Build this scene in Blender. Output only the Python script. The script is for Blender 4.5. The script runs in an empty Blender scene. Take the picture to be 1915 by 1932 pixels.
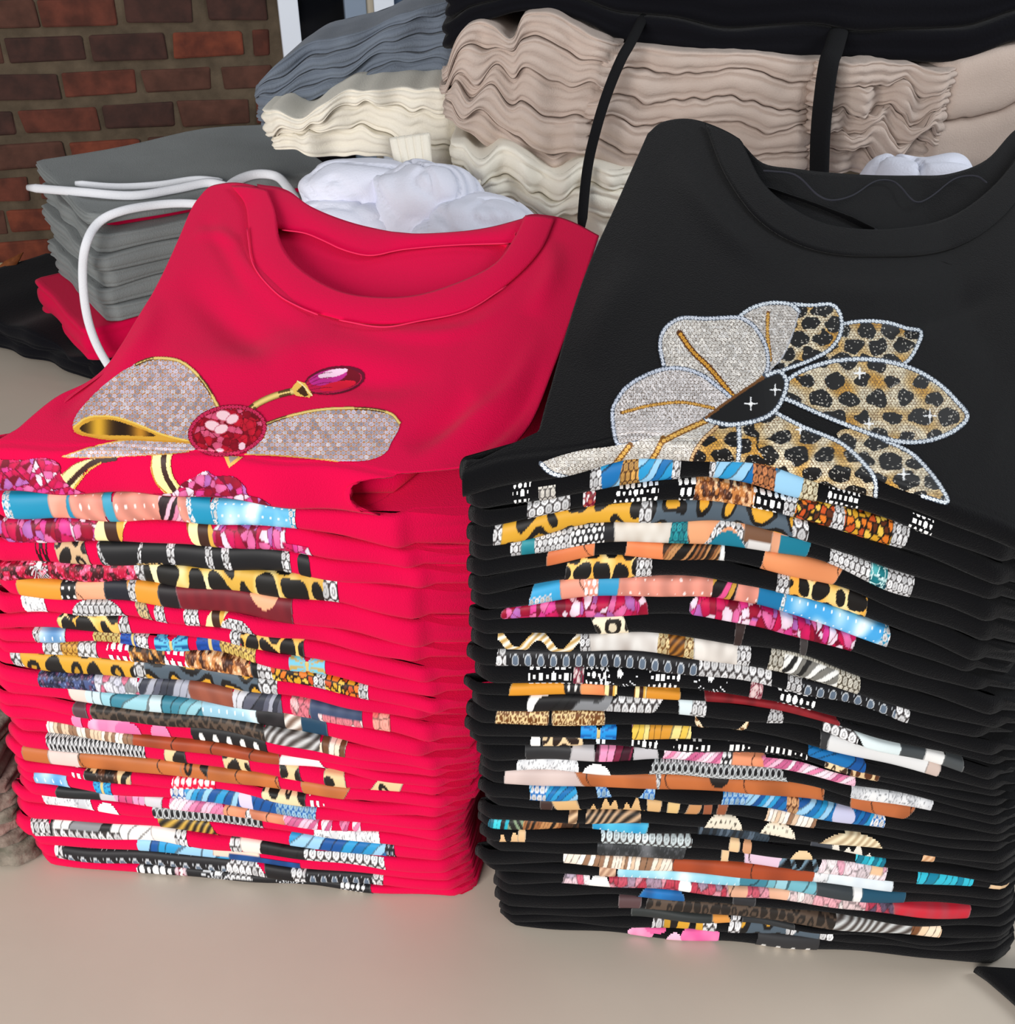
import bpy, math
import numpy as np
from mathutils import Vector

# ------------------------------------------------------------------ camera, world, lights, exposure
W, H = 1915.0, 1932.0
FPX = 1900.0
PITCH = math.radians(33.0)
CAM = np.array([0.0, 0.0, 0.76])
SC = bpy.context.scene
cam_data = bpy.data.cameras.new('camera')
cam_data.sensor_fit = 'HORIZONTAL'
cam_data.sensor_width = 36.0
cam_data.lens = 36.0 * FPX / W
cam_data.clip_start = 0.02
cam = bpy.data.objects.new('camera', cam_data)
cam.location = CAM
cam.rotation_euler = (math.pi / 2 - PITCH, 0, 0)
SC.collection.objects.link(cam)
SC.camera = cam

world = bpy.data.worlds.new('world')
SC.world = world
world.use_nodes = True
bg = world.node_tree.nodes['Background']
bg.inputs[0].default_value = (0.90, 0.95, 1.0, 1)
bg.inputs[1].default_value = 0.30


def area(name, loc, target, size, power, col, sy=None):
    d = bpy.data.lights.new(name, 'AREA')
    d.energy = power
    d.color = col
    d.size = size
    if sy:
        d.shape = 'RECTANGLE'
        d.size_y = sy
    o = bpy.data.objects.new(name, d)
    o.location = loc
    o.rotation_euler = (Vector(target) - Vector(loc)).to_track_quat('-Z', 'Y').to_euler()
    SC.collection.objects.link(o)
    return o


area('window_light', (-1.3, -1.7, 1.05), (0.05, 0.8, 0.3), 1.6, 76, (1.0, 0.97, 0.94), 1.3)
area('background_fill_light', (2.3, 1.0, 1.9), (0.2, 1.5, 0.5), 1.1, 26, (0.93, 0.97, 1.0), 1.1)  # added fill lamp from the right to brighten the background, not a real window
SC.view_settings.view_transform = 'Standard'
SC.view_settings.look = 'None'
SC.view_settings.exposure = 0.27
SC.view_settings.gamma = 1.0
SC.view_settings.use_curve_mapping = False

# ------------------------------------------------------------------ helpers
cp, sp = math.cos(PITCH), math.sin(PITCH)
RX = np.array([1.0, 0, 0]); UP = np.array([0, sp, cp]); FW = np.array([0, cp, -sp])


def ray(px, py):
    d = RX * ((px - W / 2) / FPX) - UP * ((py - H / 2) / FPX) + FW
    return d


def at_z(px, py, z):
    d = ray(px, py)
    return CAM + d * ((z - CAM[2]) / d[2])


def at_y(px, py, y):
    d = ray(px, py)
    return CAM + d * (y / d[1])


def project(P):
    Q = np.asarray(P, float) - CAM
    z = Q @ FW
    return W / 2 + FPX * (Q @ RX) / z, H / 2 - FPX * (Q @ UP) / z


def lin(c):
    c = np.asarray(c, float) / 255.0
    return np.where(c <= 0.04045, c / 12.92, ((c + 0.055) / 1.055) ** 2.4)


def snoise(seed, freq, n=6):
    """a smooth random 1-D function, about -1..1"""
    r = np.random.RandomState(seed)
    fr = freq * (0.4 + 1.2 * r.rand(n)); ph = r.rand(n) * 6.283; am = r.rand(n) + .3
    am /= am.sum() * .6
    return lambda x: sum(a * np.sin(f * np.asarray(x) * 6.283 + p) for a, f, p in zip(am, fr, ph))


def fnoise(seed, L):
    r = np.random.RandomState(seed)
    fr = np.array([.7, 1.3, 2.1, 3.4, 5.5, 9.0]) * (.75 + .5 * r.rand(6)) / L
    am = np.array([1, .8, .55, .4, .28, .12]) * (.5 + r.rand(6)); am /= 1.6
    ph = r.rand(6) * 6.283
    return lambda x: sum(q * np.sin(f * np.asarray(x) * 6.283 + p) for q, f, p in zip(am, fr, ph))


def snoise2(seed, freq, n=10):
    r = np.random.RandomState(seed)
    an = r.rand(n) * 6.283; fr = freq * (0.4 + 1.2 * r.rand(n)); ph = r.rand(n) * 6.283
    return lambda x, y: sum(np.sin((np.cos(a) * x + np.sin(a) * y) * f * 6.283 + p) for a, f, p in zip(an, fr, ph)) / (n * .5)


MATS = {}


def material(name, rgb, rough=0.85, sheen=0.0, bump=0.0, scale=900, var=0.0, vscale=40, spec=0.25, rgb2=None, stretch=None):
    if name in MATS:
        return MATS[name]
    m = bpy.data.materials.new(name)
    m.use_nodes = True
    nt = m.node_tree
    b = nt.nodes['Principled BSDF']
    c = lin(rgb)
    b.inputs['Base Color'].default_value = (*c, 1)
    b.inputs['Roughness'].default_value = rough
    b.inputs['Specular IOR Level'].default_value = spec
    if sheen:
        b.inputs['Sheen Weight'].default_value = sheen
        b.inputs['Sheen Roughness'].default_value = .5
    tc = nt.nodes.new('ShaderNodeTexCoord')
    src = tc.outputs['Object']
    if stretch:
        mp = nt.nodes.new('ShaderNodeMapping')
        mp.inputs['Scale'].default_value = stretch
        nt.links.new(src, mp.inputs['Vector']); src = mp.outputs['Vector']
    if var:
        n = nt.nodes.new('ShaderNodeTexNoise'); n.inputs['Scale'].default_value = vscale
        n.inputs['Detail'].default_value = 6
        r = nt.nodes.new('ShaderNodeValToRGB')
        c2 = lin(rgb2) if rgb2 is not None else c * (1 - var)
        r.color_ramp.elements[0].position = .33; r.color_ramp.elements[1].position = .68
        r.color_ramp.elements[0].color = (*c2, 1)
        r.color_ramp.elements[1].color = (*np.minimum(c * (1 + (var if rgb2 is None else 0)), 1), 1)
        nt.links.new(src, n.inputs['Vector'])
        nt.links.new(n.outputs['Fac'], r.inputs['Fac'])
        nt.links.new(r.outputs['Color'], b.inputs['Base Color'])
    if bump:
        n2 = nt.nodes.new('ShaderNodeTexNoise'); n2.inputs['Scale'].default_value = scale
        n2.inputs['Detail'].default_value = 3
        bm = nt.nodes.new('ShaderNodeBump'); bm.inputs['Strength'].default_value = bump
        bm.inputs['Distance'].default_value = .0015
        nt.links.new(src, n2.inputs['Vector'])
        nt.links.new(n2.outputs['Fac'], bm.inputs['Height'])
        nt.links.new(bm.outputs['Normal'], b.inputs['Normal'])
    MATS[name] = m
    return m


RED = lambda: material('red_cotton', (216, 0, 68), .9, .05, .35, 1100, spec=.12)
BLACK = lambda: material('black_cotton', (9, 9, 12), .92, .055, .6, 1000, spec=.12)


def ink():
    if 'ink' in MATS:
        return MATS['ink']
    m = bpy.data.materials.new('printed_ink'); m.use_nodes = True
    nt = m.node_tree; b = nt.nodes['Principled BSDF']
    a = nt.nodes.new('ShaderNodeAttribute'); a.attribute_name = 'Col'
    nt.links.new(a.outputs['Color'], b.inputs['Base Color'])
    b.inputs['Roughness'].default_value = .55
    b.inputs['Specular IOR Level'].default_value = .3
    MATS['ink'] = m
    return m


def mesh_obj(name, verts, faces, mat, parent=None, smooth=True, cols=None, solid=0):
    me = bpy.data.meshes.new(name)
    v = np.asarray(verts, np.float32).reshape(-1, 3)
    if isinstance(faces, np.ndarray):
        nf = len(faces); k = faces.shape[1]
        me.vertices.add(len(v)); me.vertices.foreach_set('co', v.ravel())
        me.loops.add(nf * k); me.loops.foreach_set('vertex_index', faces.astype(np.int32).ravel())
        me.polygons.add(nf); me.polygons.foreach_set('loop_start', np.arange(0, nf * k, k, dtype=np.int32))
        me.polygons.foreach_set('loop_total', np.full(nf, k, np.int32))
        me.update(calc_edges=True)
    else:
        me.from_pydata(v.tolist(), [], faces); me.update()
    if smooth:
        me.polygons.foreach_set('use_smooth', np.ones(len(me.polygons), bool))
    if cols is not None:
        a = me.color_attributes.new('Col', 'FLOAT_COLOR', 'POINT')
        c = np.ones((len(v), 4), np.float32); c[:, :3] = cols
        a.data.foreach_set('color', c.ravel())
    me.materials.append(mat)
    o = bpy.data.objects.new(name, me)
    SC.collection.objects.link(o)
    if parent:
        o.parent = parent
        o.matrix_parent_inverse = parent.matrix_world.inverted()
    if solid:
        md = o.modifiers.new('thickness', 'SOLIDIFY'); md.thickness = solid; md.offset = -1
    return o


def empty(name, loc, label, cat, group=None):
    o = bpy.data.objects.new(name, None)
    o.location = loc
    o.empty_display_size = .02
    SC.collection.objects.link(o)
    o.matrix_world.translation = loc
    o['label'] = label; o['category'] = cat
    if group:
        o['group'] = group
    return o


def tag(o, label, cat, group=None):
    o['label'] = label; o['category'] = cat
    if group:
        o['group'] = group
    return o


def grid_faces(nr, nc, off=0, closed=False):
    r = np.arange(nr - 1)[:, None]; m = nc if closed else nc - 1
    c = np.arange(m)[None, :]
    a = r * nc + c; b = r * nc + (c + 1) % nc
    return (np.stack([a, b, b + nc, a + nc], -1).reshape(-1, 4) + off)


def rc(th):
    return np.abs(np.cos(th)) ** .62


def rs(th):
    return np.sign(np.sin(th)) * np.abs(np.sin(th)) ** .86


def box(name, lo, hi, mat, parent=None, bev=0.0):
    lo = np.array(lo, float); hi = np.array(hi, float)
    v = [(x, y, z) for x in (lo[0], hi[0]) for y in (lo[1], hi[1]) for z in (lo[2], hi[2])]
    f = [(0, 1, 3, 2), (4, 6, 7, 5), (0, 4, 5, 1), (2, 3, 7, 6), (0, 2, 6, 4), (1, 5, 7, 3)]
    o = mesh_obj(name, v, f, mat, parent, smooth=False)
    if bev:
        md = o.modifiers.new('bevel', 'BEVEL'); md.width = bev; md.segments = 2
    return o


def tube(name, pts, rad, mat, parent=None, seg=8, flat=1.0, sub=6):
    P = np.asarray(pts, float)
    # Catmull-Rom resample
    Q = []
    E = np.vstack([2 * P[0] - P[1], P, 2 * P[-1] - P[-2]])
    for i in range(1, len(E) - 2):
        for t in np.linspace(0, 1, sub, endpoint=False):
            Q.append(.5 * (2 * E[i] + (E[i + 1] - E[i - 1]) * t + (2 * E[i - 1] - 5 * E[i] + 4 * E[i + 1] - E[i + 2]) * t * t
                           + (3 * E[i] - E[i - 1] - 3 * E[i + 1] + E[i + 2]) * t ** 3))
    Q.append(P[-1]); Q = np.array(Q)
    T = np.gradient(Q, axis=0); T /= np.linalg.norm(T, axis=1)[:, None] + 1e-9
    view = Q - CAM; view /= np.linalg.norm(view, axis=1)[:, None]
    A = np.cross(T, view); A /= np.linalg.norm(A, axis=1)[:, None] + 1e-9
    B = np.cross(T, A)
    th = np.linspace(0, 2 * math.pi, seg, endpoint=False)
    r = np.full(len(Q), rad); r[0] *= .7; r[-1] *= .7
    V = Q[:, None] + r[:, None, None] * (np.cos(th)[None, :, None] * A[:, None] + flat * np.sin(th)[None, :, None] * B[:, None])
    n = len(Q)
    f = [tuple(int(x) for x in q) for q in grid_faces(n, seg, 0, True)]
    f += [tuple(range(seg))[::-1], tuple(range((n - 1) * seg, n * seg))]
    return mesh_obj(name, V.reshape(-1, 3), f, mat, parent)


# ------------------------------------------------------------------ a stack of folded cloth
class Stack:
    """front face on the vertical plane through P0 along e; d runs backwards"""

    def __init__(s, A, B, D, tau):
        A = np.asarray(A[:2], float); B = np.asarray(B[:2], float)
        s.P0 = A; s.e = (B - A) / np.linalg.norm(B - A)
        s.n = np.array([s.e[1], -s.e[0]])
        s.L = np.linalg.norm(B - A); s.D = D; s.tau = tau; s.side_l = s.side_r = None

    def pt(s, u, d, z):
        u = np.asarray(u, float); d = np.asarray(d, float)
        xy = s.P0 + u[..., None] * s.e - d[..., None] * s.n
        return np.concatenate([xy, np.broadcast_to(np.asarray(z, float), u.shape)[..., None]], -1)

    def uz(s, px, py, d=0.0):
        """pixel to (u, z) on the plane at depth d"""
        r = ray(px, py)
        base = s.P0 - d * s.n
        t = ((base - CAM[:2]) @ s.n) / (r[:2] @ s.n)
        P = CAM + r * t
        return (P[:2] - base) @ s.e, P[2]

    def set_bounds(s, polys, u0, u1, nu=161, gap=.004, zmin=None, smooth=7):
        s.ug = np.linspace(u0, u1, nu)
        Z = []
        ker = np.hanning(smooth + 2)[1:-1]; ker /= ker.sum()
        for pl in polys:
            uv = np.array(sorted(s.uz(x, y) for x, y in pl))
            z = np.interp(s.ug, uv[:, 0], uv[:, 1])
            zp = np.pad(z, smooth // 2, mode='edge')
            Z.append(np.convolve(zp, ker, 'valid'))
        Z = np.array(Z)
        if zmin is not None:
            Z[-1] = zmin
            for k in range(len(Z) - 2, -1, -1):
                Z[k] = np.maximum(Z[k], Z[k + 1] + gap)
        else:
            for k in range(1, len(Z)):
                Z[k] = np.minimum(Z[k], Z[k - 1] - gap)
        s.Z = Z

    def z(s, k, u, d=0):
        return np.interp(u, s.ug, s.Z[k]) * (1 + s.tau * np.asarray(d) / s.D)

    def setup_row(s, k, ul, ur, seed, jit=.003, inset=0.0, curl=.007, rh=None, chamfer=0.0, cd=.05, squash=.985, wave=6, back=0.0):
        r = np.random.RandomState(seed)
        f1 = snoise(seed * 3 + 1, wave / max(ur - ul, .05) * .5)
        off = (r.rand() - .5) * jit
        nf = 90
        uf = np.linspace(ul, ur, nf)
        zt = s.z(k, uf); zb = s.z(k + 1, uf)
        rv = (zt - zb) / 2 * squash
        RH = np.minimum(rv * .8, .0065) if rh is None else np.minimum(rh, rv * 1.3)
        df = RH - off - f1(uf) * jit * .7 + .002 + inset
        # ends curl back a little
        e = np.minimum((uf - ul), (ur - uf)) / .012
        df = df + np.where(e < 1, (1 - np.clip(e, 0, 1)) ** 2 * curl, 0)
        return dict(k=k, uf=uf, df=df, rv=rv, RH=RH, ul=ul, ur=ur, ch=chamfer, cd=cd, seed=seed, back=back, fl=1.0, fr=1.0)

    def front(s, row, u, th, off=0.0):
        """points on the front roll; u, th arrays"""
        k = row['k']
        df = np.interp(u, row['uf'], row['df']); rv = np.interp(u, row['uf'], row['rv']); rh = np.interp(u, row['uf'], row['RH'])
        back = np.maximum(np.asarray(th) - math.pi / 2, 0) * .02   # beyond the top of the roll: onto the flat
        th = np.minimum(th, math.pi / 2); df = df + back
        zt, zb = s.z(k, u, df), s.z(k + 1, u, df)
        zc = (zt + zb) / 2; rv = (zt - zb) / 2 * .985
        return s.pt(u, df - (rh + off) * rc(th), zc + (rv + off * .6) * rs(th))

    def slab(s, row, name, mat, parent=None, lobes=2, J=15, depth=None, grooves=.55, frontlobes=0, fl_amt=.5, caps=(1, -1)):
        """closed folded garment: rounded front roll, layered edges at the sides and back"""
        k = row['k']; D = (depth or s.D) + row['back']
        r = np.random.RandomState(row['seed'] + 77)
        uf, df, rv, RH = row['uf'], row['df'], row['rv'], row['RH']
        ul, ur = row['ul'], row['ur']
        nb = 16
        # right side
        dr = np.linspace(df[-1] + .004, D, nb)
        jr = snoise(row['seed'] * 5 + 2, 9)(dr) * .0025
        ur_side = ur + row['ch'] * np.clip((dr - dr[0]) / row['cd'], 0, 1) ** .8 + jr
        if s.side_r is not None:
            ur_side = ur + row['fr'] * np.interp(dr, *s.side_r) + jr - row.get('pad', 0)
        dl = np.linspace(D, df[0] + .004, nb)
        ul_side = ul + snoise(row['seed'] * 5 + 3, 9)(dl) * .0025
        if s.side_l is not None:
            ul_side = ul_side + row['fl'] * np.interp(dl, *s.side_l) + row.get('pad', 0)
        ub = np.linspace(ur_side[-1] - .004, ul_side[0] + .004, 12)
        U = np.concatenate([uf, ur_side, ub, ul_side]); Dd = np.concatenate([df, dr, np.full(12, D), dl])
        nx = np.concatenate([np.zeros(90), np.full(nb, 1.0), np.zeros(12), np.full(nb, -1.0)])
        ny = np.concatenate([np.full(90, -1.0), np.zeros(nb), np.full(12, 1.0), np.zeros(nb)])
        nx[89] = .55; ny[89] = -.83; nx[0] = -.55; ny[0] = -.83
        nx[90] = .93; ny[90] = -.37; nx[-1] = -.93; ny[-1] = -.37
        side = np.concatenate([np.zeros(90), np.ones(nb + 12 + nb)])
        if frontlobes:
            side[:90] = fl_amt
        Uc = np.clip(U, s.ug[0], s.ug[-1])
        ZT = s.z(k, Uc, Dd); ZB = s.z(k + 1, Uc, Dd)
        zc = (ZT + ZB) / 2; rvv = (ZT - ZB) / 2 * .985
        rhh = np.concatenate([RH, np.full(nb, RH[-1]), np.full(12, RH.mean()), np.full(nb, RH[0])])
        th = np.linspace(math.pi / 2, -math.pi / 2, J)
        p = (th + math.pi / 2) / math.pi
        nl = np.where(side > 0, lobes, 2)
        lob = np.abs(np.sin(math.pi * p[None] * (frontlobes if frontlobes else lobes))) ** .5
        c = rc(th)[None]
        o = (1 - side[:, None]) * c + side[:, None] * ((1 - grooves) * c ** .6 + grooves * lob * c ** .3)
        UU = U[:, None] + nx[:, None] * rhh[:, None] * o
        DD = Dd[:, None] + ny[:, None] * rhh[:, None] * o
        ZZ = zc[:, None] + rvv[:, None] * rs(th)[None]
        V = s.pt(UU, DD, ZZ).transpose(1, 0, 2)  # J x N
        N = len(U)
        f = [tuple(int(x) for x in q[::-1]) for q in grid_faces(J, N, 0, True)]
        V = V.reshape(-1, 3)
        # top and bottom faces follow the layer between front and back edge
        nc, nd = 46, 12
        base = len(V)
        extra = []
        for sgn in caps:
            w = np.linspace(0, 1, nc)
            uf2 = np.interp(w, np.linspace(0, 1, 90), uf); df2 = np.interp(w, np.linspace(0, 1, 90), df)
            ss = np.linspace(0, 1, nd)[:, None]
            dd = df2[None] * (1 - ss) + D * ss
            ls = np.interp(dd, dl[::-1], ul_side[::-1]); rs_ = np.interp(dd, dr, ur_side)
            g = (uf2[None] - ul) / (ur - ul)
            uu = ls + (rs_ - ls) * g
            uc = np.clip(uu, s.ug[0], s.ug[-1])
            za, zb2 = s.z(k, uc, dd), s.z(k + 1, uc, dd)
            P = s.pt(uu, dd, (za + zb2) / 2 + sgn * (za - zb2) / 2 * .985)
            extra.append(P.reshape(-1, 3))
            q = grid_faces(nd, nc, base)
            f += [tuple(int(x) for x in (t if sgn > 0 else t[::-1])) for t in q]
            base += nd * nc
        if extra:
            V = np.vstack([V] + extra)
        return mesh_obj(name, V, f, mat, parent)
# ------------------------------------------------------------------ printed artwork, painted as colour arrays
def hexgrid(X, Y, a):
    """distance to nearest hex-lattice centre (units a) and cell ids"""
    h = a * .866
    best = None
    j0 = np.floor(Y / h)
    for dj in (0, 1):
        j = j0 + dj
        i = np.round((X - (j % 2) * a * .5) / a)
        d = np.hypot(X - i * a - (j % 2) * a * .5, Y - j * h) / a
        if best is None:
            best, ii, jj = d, i, j
        else:
            m = d < best
            best = np.where(m, d, best); ii = np.where(m, i, ii); jj = np.where(m, j, jj)
    return best, ii, jj


def hash2(i, j, s=0):
    v = np.sin(i * 127.1 + j * 311.7 + s * 74.7) * 43758.5453
    return v - np.floor(v)


def mixc(a, b, t):
    a = np.asarray(a, float); b = np.asarray(b, float)
    return a + (b - a) * np.asarray(t)[..., None]


def full(X, c):
    return np.broadcast_to(np.asarray(c, float), X.shape + (3,)).copy()


def p_solid(X, Y, V, r, c=(200, 200, 200), shade=None):
    out = full(X, c)
    if shade is not None:
        n = snoise2(r.randint(9999), .03)(X, Y)
        out = mixc(out, shade, np.clip(n * .5 + .3, 0, 1) * .8)
    return out


def p_leo(X, Y, V, r, c=(215, 165, 70), c2=(20, 18, 18), c3=None, a=34, fill=.36, c4=None):
    out = full(X, c)
    if c3 is not None:
        out = mixc(out, c3, np.clip(snoise2(r.randint(9999), .02)(X, Y) + .4, 0, 1))
    s = r.randint(99)
    wx = snoise2(r.randint(9999), .6 / a)(X, Y) * a * .22; wy = snoise2(r.randint(9999), .6 / a)(X, Y) * a * .22
    d, i, j = hexgrid(X + wx, (Y + wy) * 1.25 + s * 7.0, a)
    rad = fill * (.75 + .5 * hash2(i, j, s))
    out[d < rad] = c2
    if c4 is not None:
        out[d < rad * .62] = c4
    elif c3 is None:
        k = (d < rad * .45) & (hash2(i, j, s + 3) > .55)
        out[k] = np.asarray(c) * .9
    return out


def p_dia(X, Y, V, r, c=(246, 246, 248), c2=(60, 55, 55), a=9):
    a = max(a, 9) * 1.12
    d, i, j = hexgrid(X, Y + r.rand() * 9, a)
    out = mixc(c, np.asarray(c) * .72, hash2(i, j, 2) * .8)
    out[d > .43] = c2
    out[(d > .12) & (d < .21)] = np.asarray(c) * .6
    return out


def voro(X, Y, r, a):
    d, i, j = None, None, None
    gi = np.floor(X / a); gj = np.floor(Y / a); s = r.randint(99)
    best = np.full(X.shape, 1e9); sec = best.copy(); idv = np.zeros(X.shape)
    for di in (-1, 0, 1):
        for dj in (-1, 0, 1):
            ci = gi + di; cj = gj + dj
            cx = (ci + hash2(ci, cj, s)) * a; cy = (cj + hash2(ci, cj, s + 5)) * a
            d = np.hypot(X - cx, Y - cy)
            m = d < best
            sec = np.where(m, best, np.minimum(sec, d))
            idv = np.where(m, hash2(ci, cj, s + 9), idv); best = np.where(m, d, best)
    return best, sec - best, idv


GEM = np.array([(205, 8, 75), (160, 0, 45), (228, 60, 150), (250, 225, 242), (185, 105, 185), (215, 20, 95), (120, 0, 35), (235, 110, 170)], float)
RUB = np.array([(190, 5, 40), (120, 0, 20), (215, 20, 50), (235, 90, 130), (150, 0, 30), (205, 10, 45)], float)


def p_gem(X, Y, V, r, pal=GEM, a=17, line=(110, 0, 40), lw=1.3):
    b, e, i = voro(X, Y, r, a * 2.2)
    b2, e2, i2 = voro(X * 1.0 + i * 500, Y + i * 300, r, a)
    out = pal[(i2 * len(pal)).astype(int) % len(pal)]
    out = mixc(out, out * .6, np.clip(b2 / a, 0, 1) * .5)
    out[e2 < lw * .6] = np.asarray(line) * 1.2
    out[e < lw] = line
    return out


def p_glit(X, Y, V, r, pal=((120, 5, 30), (190, 15, 60), (60, 5, 15), (225, 90, 130)), a=6):
    b, e, i = voro(X, Y, r, a)
    pal = np.asarray(pal, float)
    out = pal[(i * len(pal)).astype(int) % len(pal)].copy()
    out[b < a * .16] = np.minimum(out[b < a * .16] + 70, 255)
    return out


def p_str(X, Y, V, r, pal=((240, 225, 210), (150, 110, 80), (215, 180, 150), (120, 85, 65)), a=9, sl=.35):
    t = X + Y * sl + snoise2(r.randint(9999), .01)(X, Y) * a
    k = np.floor(t / a); f = t / a - k
    pal = np.asarray(pal, float)
    out = pal[(hash2(k, k * 0, r.randint(99)) * len(pal)).astype(int) % len(pal)].copy()
    out[f < .14] *= .55
    return out


def p_flo(X, Y, V, r, pal=((235, 205, 215), (215, 100, 125), (190, 170, 190), (245, 235, 238)), a=13):
    b, e, i = voro(X, Y, r, a)
    pal = np.asarray(pal, float)
    out = pal[(i * len(pal)).astype(int) % len(pal)].copy()
    out[e < 1.2] *= .6
    out = mixc(out, out * .75, (np.sin(b * 1.4) > .2) * .5)
    return out


def p_tree(X, Y, V, r, c=(235, 236, 238), c2=(70, 72, 78)):
    n = snoise2(r.randint(9999), .07, 14)(X, Y); n2 = snoise2(r.randint(9999), .16, 14)(X, Y)
    out = full(X, c)
    out = mixc(out, c2, np.clip((.12 - np.abs(n + .5 * n2)) * 9, 0, 1) * .85)
    return mixc(out, (170, 172, 178), np.clip(snoise2(r.randint(9999), .02)(X, Y), 0, 1) * .6)


def p_pol(X, Y, V, r, c=(26, 25, 27), c2=(238, 236, 232), a=26):
    d, i, j = hexgrid(X, Y + 5, a)
    out = full(X, c); out[d < .2] = c2
    return out


def p_paw(X, Y, V, r, c=(24, 24, 28), c2=(95, 110, 128), a=24):
    d, i, j = hexgrid(X, Y + 3, a)
    out = full(X, c)
    out[(d < .27)] = (200, 205, 210); out[d < .22] = c2
    d2, _, _ = hexgrid(X * 1.0 + 9, Y + 8, a * .5)
    out[(d2 < .09) & (d > .3)] = (190, 195, 200)
    return out


def p_lace(X, Y, V, r, c=(215, 220, 222), c2=(22, 22, 25), a=11):
    d, i, j = hexgrid(X, Y, a)
    out = full(X, c2); out[(d > .33)] = c
    out[(d > .45)] = np.asarray(c) * .5
    return out


def p_pearl(X, Y, V, r, c=(240, 240, 240), c2=(28, 27, 30), a=13):
    a = max(a, 10)
    d, i, j = hexgrid(X, Y + 4, a)
    out = full(X, c2)
    rad = .24 + .2 * hash2(i, j, 4)
    out[d < rad] = c
    return out


def p_sky(X, Y, V, r, c=(95, 180, 220), c2=(225, 243, 250)):
    out = mixc(full(X, c), c2, np.clip(snoise2(r.randint(9999), .018)(X, Y) * .9 + .25, 0, 1))
    d, i, j = hexgrid(X, Y, 15)
    out[(d < .09)] = (245, 250, 252)
    return out


def p_star(X, Y, V, r, c=(232, 150, 132), c2=(248, 225, 220)):
    out = mixc(full(X, c), np.asarray(c) * .86, (np.sin(X * .16 + np.sin(Y * .1) * 2) * .5 + .5))
    d, i, j = hexgrid(X, Y + 6, 17)
    out[(d < .2 * hash2(i, j, 7))] = c2
    return out


def p_skin(X, Y, V, r, c=(200, 120, 62), c2=(120, 62, 30)):
    n = snoise2(r.randint(9999), .012)(X, Y)
    out = mixc(full(X, c), c2, np.clip(n * .6 + .15, 0, 1) * .6)
    ph = r.rand() * 60
    ln = np.abs(((X + 9 * np.sin(Y * .16) + ph) % 74) - 37) < 1.1
    out[ln & (hash2(np.floor((X + ph) / 74), 0 * X, 3) > .35)] = (58, 30, 20)
    return out


def p_mon(X, Y, V, r):
    b, e, i = voro(X, Y * 1.6, r, 12)
    pal = np.array([(215, 160, 40), (225, 120, 35), (235, 195, 80), (200, 80, 30), (90, 40, 15)], float)
    out = pal[(i * 5).astype(int) % 5].copy(); out[e < 2.4] = (25, 18, 12)
    return out


def p_fly(X, Y, V, r, c=(40, 140, 205), c2=(14, 60, 130)):
    xm = X.mean(); t = np.arctan2((V - .5) * 30, np.abs(X - xm) + .01)
    out = mixc(full(X, c), c2, (np.sin(t * 14) > .5) * .8)
    out[np.abs(X - xm) < 3] = (215, 190, 120)
    return out


def p_brush(X, Y, V, r, c=(150, 90, 60), c2=(70, 40, 28)):
    t = X * .35 + Y * .6 + 3 * np.sin(X * .05)
    return mixc(full(X, c), c2, np.sin(t) * .5 + .5)


def p_rib(X, Y, V, r):
    t = (X - X.min()) / (np.ptp(X) + 1e-6)
    out = full(X, (250, 232, 170))
    out[t > .35] = (60, 32, 22); out[t > .66] = (222, 170, 70); out[t > .84] = (245, 225, 160)
    out[(t < .06) | (t > .95)] = (150, 95, 30)
    return out


def p_burst(X, Y, V, r, c=(24, 24, 27)):
    xm = X.mean(); dx = X - xm; dy = (V - .3) * 30
    t = np.arctan2(dy, dx); d = np.hypot(dx, dy)
    out = full(X, c)
    out[(np.sin(t * 22) > .55) & (d < 30 + 8 * np.sin(t * 7))] = (215, 218, 222)
    out[d < 5] = (250, 250, 250)
    return out


PAINT = dict(solid=p_solid, leo=p_leo, dia=p_dia, gem=p_gem, glit=p_glit, str=p_str, flo=p_flo, tree=p_tree, pol=p_pol, paw=p_paw,
             lace=p_lace, pearl=p_pearl, sky=p_sky, star=p_star, skin=p_skin, mon=p_mon, fly=p_fly, brush=p_brush, rib=p_rib, burst=p_burst)
CUT = ('pearl', 'burst')


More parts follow.
